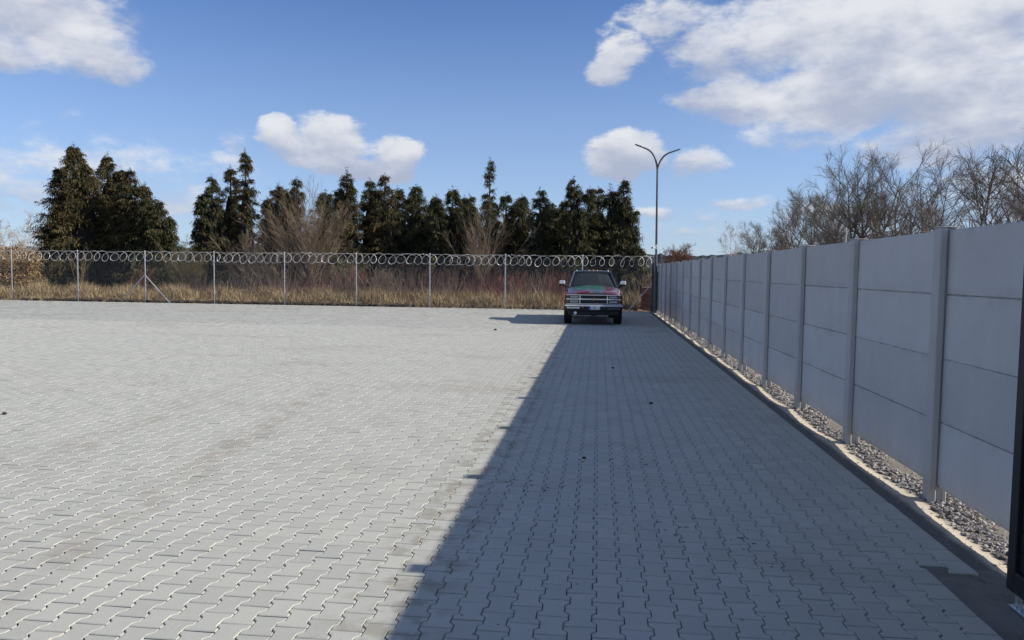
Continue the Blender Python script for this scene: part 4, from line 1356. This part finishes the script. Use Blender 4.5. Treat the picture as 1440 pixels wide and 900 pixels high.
# --- bumper: bright upper face, dark band, bright lower strips
bp = []
for (x, y) in ((-.96, -.72), (-.95, -.86), (-.88, -.92), (-.5, -.945), (.5, -.945), (.88, -.92), (.95, -.86), (.96, -.72)):
    bp.append((x, y))
def bumper_strip(z0, z1, x0, x1, off, name, mat, th=.04):
    pts = [p for p in bp if x0 <= p[0] <= x1]
    if pts[0][0] > x0 + .02: pts = [(x0, -.94)] + pts
    if pts[-1][0] < x1 - .02: pts = pts + [(x1, -.94)]
    m3 = MB()
    r_ = []
    for (z, o_) in ((z0, .012), (z0 + .012, 0), (z1 - .012, 0), (z1, .014)):
        r_.append([(x, y - off + o_, z) for (x, y) in pts])
    r_.append([(x * .99, y + th, z1) for (x, y) in pts])
    r_.insert(0, [(x * .99, y + th, z0) for (x, y) in pts])
    m3.grid(r_)
    return m3.build(name, mat, truck, True)
bumper_strip(.615, .675, -.97, .97, .006, 'bumper_top', CHROME)
bumper_strip(.475, .614, -.97, .97, 0, 'bumper', BLACK, .10)
bumper_strip(.545, .590, -.90, -.46, .012, 'bumper_insert', CHROME)
o = bumper_strip(.530, .568, .46, .90, .012, 'bumper_insert', simple('dull_chrome', (.16, .17, .19), .35, .8)); o['label'] = 'dull bumper insert'
MB().box(-.84, .84, -.90, -.70, .33, .48, .02).build('air_dam', BLACK, truck)
for s in (-1, 1):
    m2 = MB(); m2.tube([(s * .36, -.93, .56), (s * .36, -1.0, .565), (s * .36, -1.01, .60), (s * .36, -.985, .615)], .014, 8)
    m2.build('tow_hook', simple('hook_grey', (.12, .12, .12), .5) if s < 0 else bpy.data.materials['hook_grey'], truck, True)
fl_ = MB(); fl_.lathe([(-.93, .05), (-.90, .055), (-.86, .03)], 14, 'y', (-.60, 0, .40)); fl_.build('fog_lamp', CHROME, truck, True)
pl = MB(); pl.box(-.16, .21, -.968, -.955, .515, .640, .003); plate = pl.build('licence_plate', PLATEW, truck)
MB().box(-.158, -.105, -.972, -.967, .520, .636, .002).build('blue_band', BLUE, plate)
MB().box(-.01, .075, -.971, -.967, .565, .600, .001).build('plate_mark', simple('plate_mark_grey', (.12, .14, .17), .5), plate)

# --- cab: windscreen frame, roof, pillars, glass, seats
WS0, WS1 = (.66, 1.25), (1.36, 1.755)          # windscreen foot and head (y, z)
roofg = []
for (y, z, w_) in ((1.30, 1.745, .635), (1.36, 1.79, .63), (1.55, 1.815, .635), (2.1, 1.815, .635), (2.36, 1.79, .625), (2.42, 1.74, .62)):
    roofg.append([(w_ * 1.04, y, z - .045)][::-1] and [(-w_ * 1.05, y, z - .055), (-w_, y, z - .010)] + [(w_ * (-.85 + 1.7 * i / 8), y, z + .012 * (1 - (-1 + i / 4) ** 2)) for i in range(9)] + [(w_, y, z - .010), (w_ * 1.05, y, z - .055)])
m2 = MB(); m2.grid(roofg); o = m2.build('roof', DARKP, truck, True)
md = o.modifiers.new('thick', 'SOLIDIFY'); md.thickness = .03
MB().box(-.60, .60, 1.345, 1.40, 1.68, 1.76, .01).build('header_rail', DARKP, truck)
for s in (-1, 1):
    for nm, a, c_, w_ in (('front_pillar', (s * .835, WS0[0], WS0[1] - .02), (s * .645, WS1[0], WS1[1] + .01), .034),
                          ('door_pillar', (s * .865, 1.87, 1.14), (s * .66, 1.84, 1.76), .034),
                          ('rear_pillar', (s * .865, 2.42, 1.14), (s * .65, 2.38, 1.75), .055)):
        m2 = MB(); m2.tube([a, c_], w_, 6); m2.build(nm, DARKP, truck, True)
    y0, y1 = .74, 1.85
    m2 = MB(); m2.add([(s * .862, .72, 1.14), (s * .862, 2.42, 1.14), (s * .655, 2.38, 1.76), (s * .655, 1.36, 1.76)], [(0, 1, 2, 3)])
    o = m2.build('side_window', GLASS, truck); md = o.modifiers.new('thick', 'SOLIDIFY'); md.thickness = .005
    MB().box(*sorted((s * .80, s * .955)), .72, 2.45, 1.09, 1.148, .012).build('belt_rail', DARKP, truck)
m2 = MB()
rows = []
for j in range(6):
    t = j / 5
    w_ = .80 + (.605 - .80) * t
    y = WS0[0] + (WS1[0] - WS0[0]) * t; z = WS0[1] + (WS1[1] - WS0[1]) * t
    rows.append([(w_ * (-1 + i / 5), y + .07 * (-1 + i / 5) ** 2 - .05, z) for i in range(11)])
m2.grid(rows); o = m2.build('windscreen', GLASS, truck, True); md = o.modifiers.new('thick', 'SOLIDIFY'); md.thickness = .006
m2 = MB(); m2.add([(-.80, 2.44, 1.15), (.80, 2.44, 1.15), (.60, 2.40, 1.74), (-.60, 2.40, 1.74)], [(0, 1, 2, 3)])
o = m2.build('rear_window', GLASS, truck); md = o.modifiers.new('thick', 'SOLIDIFY'); md.thickness = .005
MB().box(-.86, .86, .60, .82, 1.17, 1.232, .02).build('cowl', BLACK, truck)
MB().box(-.84, .84, .80, 1.02, .95, 1.20, .04).build('dashboard', BLACK, truck)
for s in (-1, 1):
    st = MB(); st.box(s * .42 - .26, s * .42 + .26, 1.55, 1.68, .70, 1.33, .06)
    st.box(s * .42 - .26, s * .42 + .26, 1.12, 1.62, .62, .80, .05)
    st_o = st.build('seat', SEAT, truck)
    MB().box(s * .42 - .13, s * .42 + .13, 1.58, 1.66, 1.34, 1.48, .03).build('headrest', SEAT, st_o)
m2 = MB()
ring = [(.42 + .19 * math.cos(a), 1.06 + .06 * math.sin(a), 1.17 + .18 * math.sin(a)) for a in [2 * math.pi * i / 20 for i in range(21)]]
m2.tube(ring, .014, 6); m2.tube([(.24, 1.06, 1.17), (.60, 1.06, 1.17)], .016, 6)
m2.build('steering_wheel', BLACK, truck, True)
for x in (-.56, -.12, .03, .17, .56):
    m2 = MB(); m2.lathe([(0, .030), (.030, .026), (.042, .010)], 10, 'z', (x, 1.42, 1.800 - .012 * (x / .5) ** 2)); m2.build('roof_marker_lamp', AMBER if abs(x) < .3 else PLATEW, truck, True)
# --- mirrors
for s in (-1, 1):
    m2 = MB(); m2.tube([(s * .90, .80, 1.22), (s * 1.02, .78, 1.31)], .018, 8); m2.tube([(s * .90, .84, 1.15), (s * 1.02, .80, 1.29)], .014, 8)
    a = m2.build('mirror_arm', BLACK, truck, True)
    m2 = MB(); m2.box(*sorted((s * .965, s * 1.165)), .71, .83, 1.315, 1.455, .03)
    mi = m2.build('mirror', CHROME, truck)
    MB().box(*sorted((s * .975, s * 1.155)), .715, .825, 1.270, 1.316, .012).build('mirror_foot', BLACK, mi)
# --- wheels, axles
wt_ = MB(); wt_.lathe([(-.12, .24), (-.135, .30), (-.13, .375), (-.105, .398), (-.03, .402), (.03, .402), (.105, .398), (.13, .375), (.135, .30), (.12, .24)], 32, 'x')
tyre_me = wt_.mesh('tyre', RUB, True)
rm_ = MB(); rm_.lathe([(-.10, .22), (-.06, .235), (.11, .24), (.125, .235), (.10, .215), (.02, .19), (.03, .10), (.09, .085), (.10, .03)], 24, 'x')
rim_me = rm_.mesh('rim', RIM, True)
tr_ = MB()
for k in range(32):
    a = 2 * math.pi * k / 32
    for (x0, x1, q) in ((-.115, -.045, 0), (-.035, .035, .5), (.045, .115, 0)):
        aa = a + q * math.pi / 32
        c, s_ = math.cos(aa), math.sin(aa); c2, s2 = math.cos(aa + .12), math.sin(aa + .12)
        r0, r1 = .395, .411
        tr_.add([(x, c * r, s_ * r) if j == 0 else (x, c2 * r, s2 * r) for x in (x0, x1) for j in (0, 1) for r in (r0, r1)],
                [(0, 1, 3, 2), (4, 6, 7, 5), (0, 4, 5, 1), (2, 3, 7, 6), (1, 5, 7, 3)])
tread_me = tr_.mesh('tread', RUB)
for yc in (0, WB):
    for s in (-1, 1):
        w_ = ob('wheel', tyre_me, truck); w_.location = (s * .845, yc, .405); w_.rotation_euler = (0, 0, 0 if s > 0 else math.pi)
        ob('rim', rim_me, w_); ob('tread', tread_me, w_)
    m2 = MB(); m2.tube([(-.75, yc, .40), (.75, yc, .40)], .05, 8); m2.lathe([(-.16, .05), (-.10, .14), (.10, .14), (.16, .05)], 12, 'x', (.05, yc, .40)); m2.build('axle', BLACK, truck, True)
for s in (-1, 1): MB().box(s * .42 - .04, s * .42 + .04, -.7, 4.5, .45, .58).build('chassis_rail', BLACK, truck)
for s in (-1, 1):
    for yc in (.52, WB + .52): MB().box(*sorted((s * .74, s * .96)), yc, yc + .01, .20, .62).build('mud_flap', BLACK, truck)
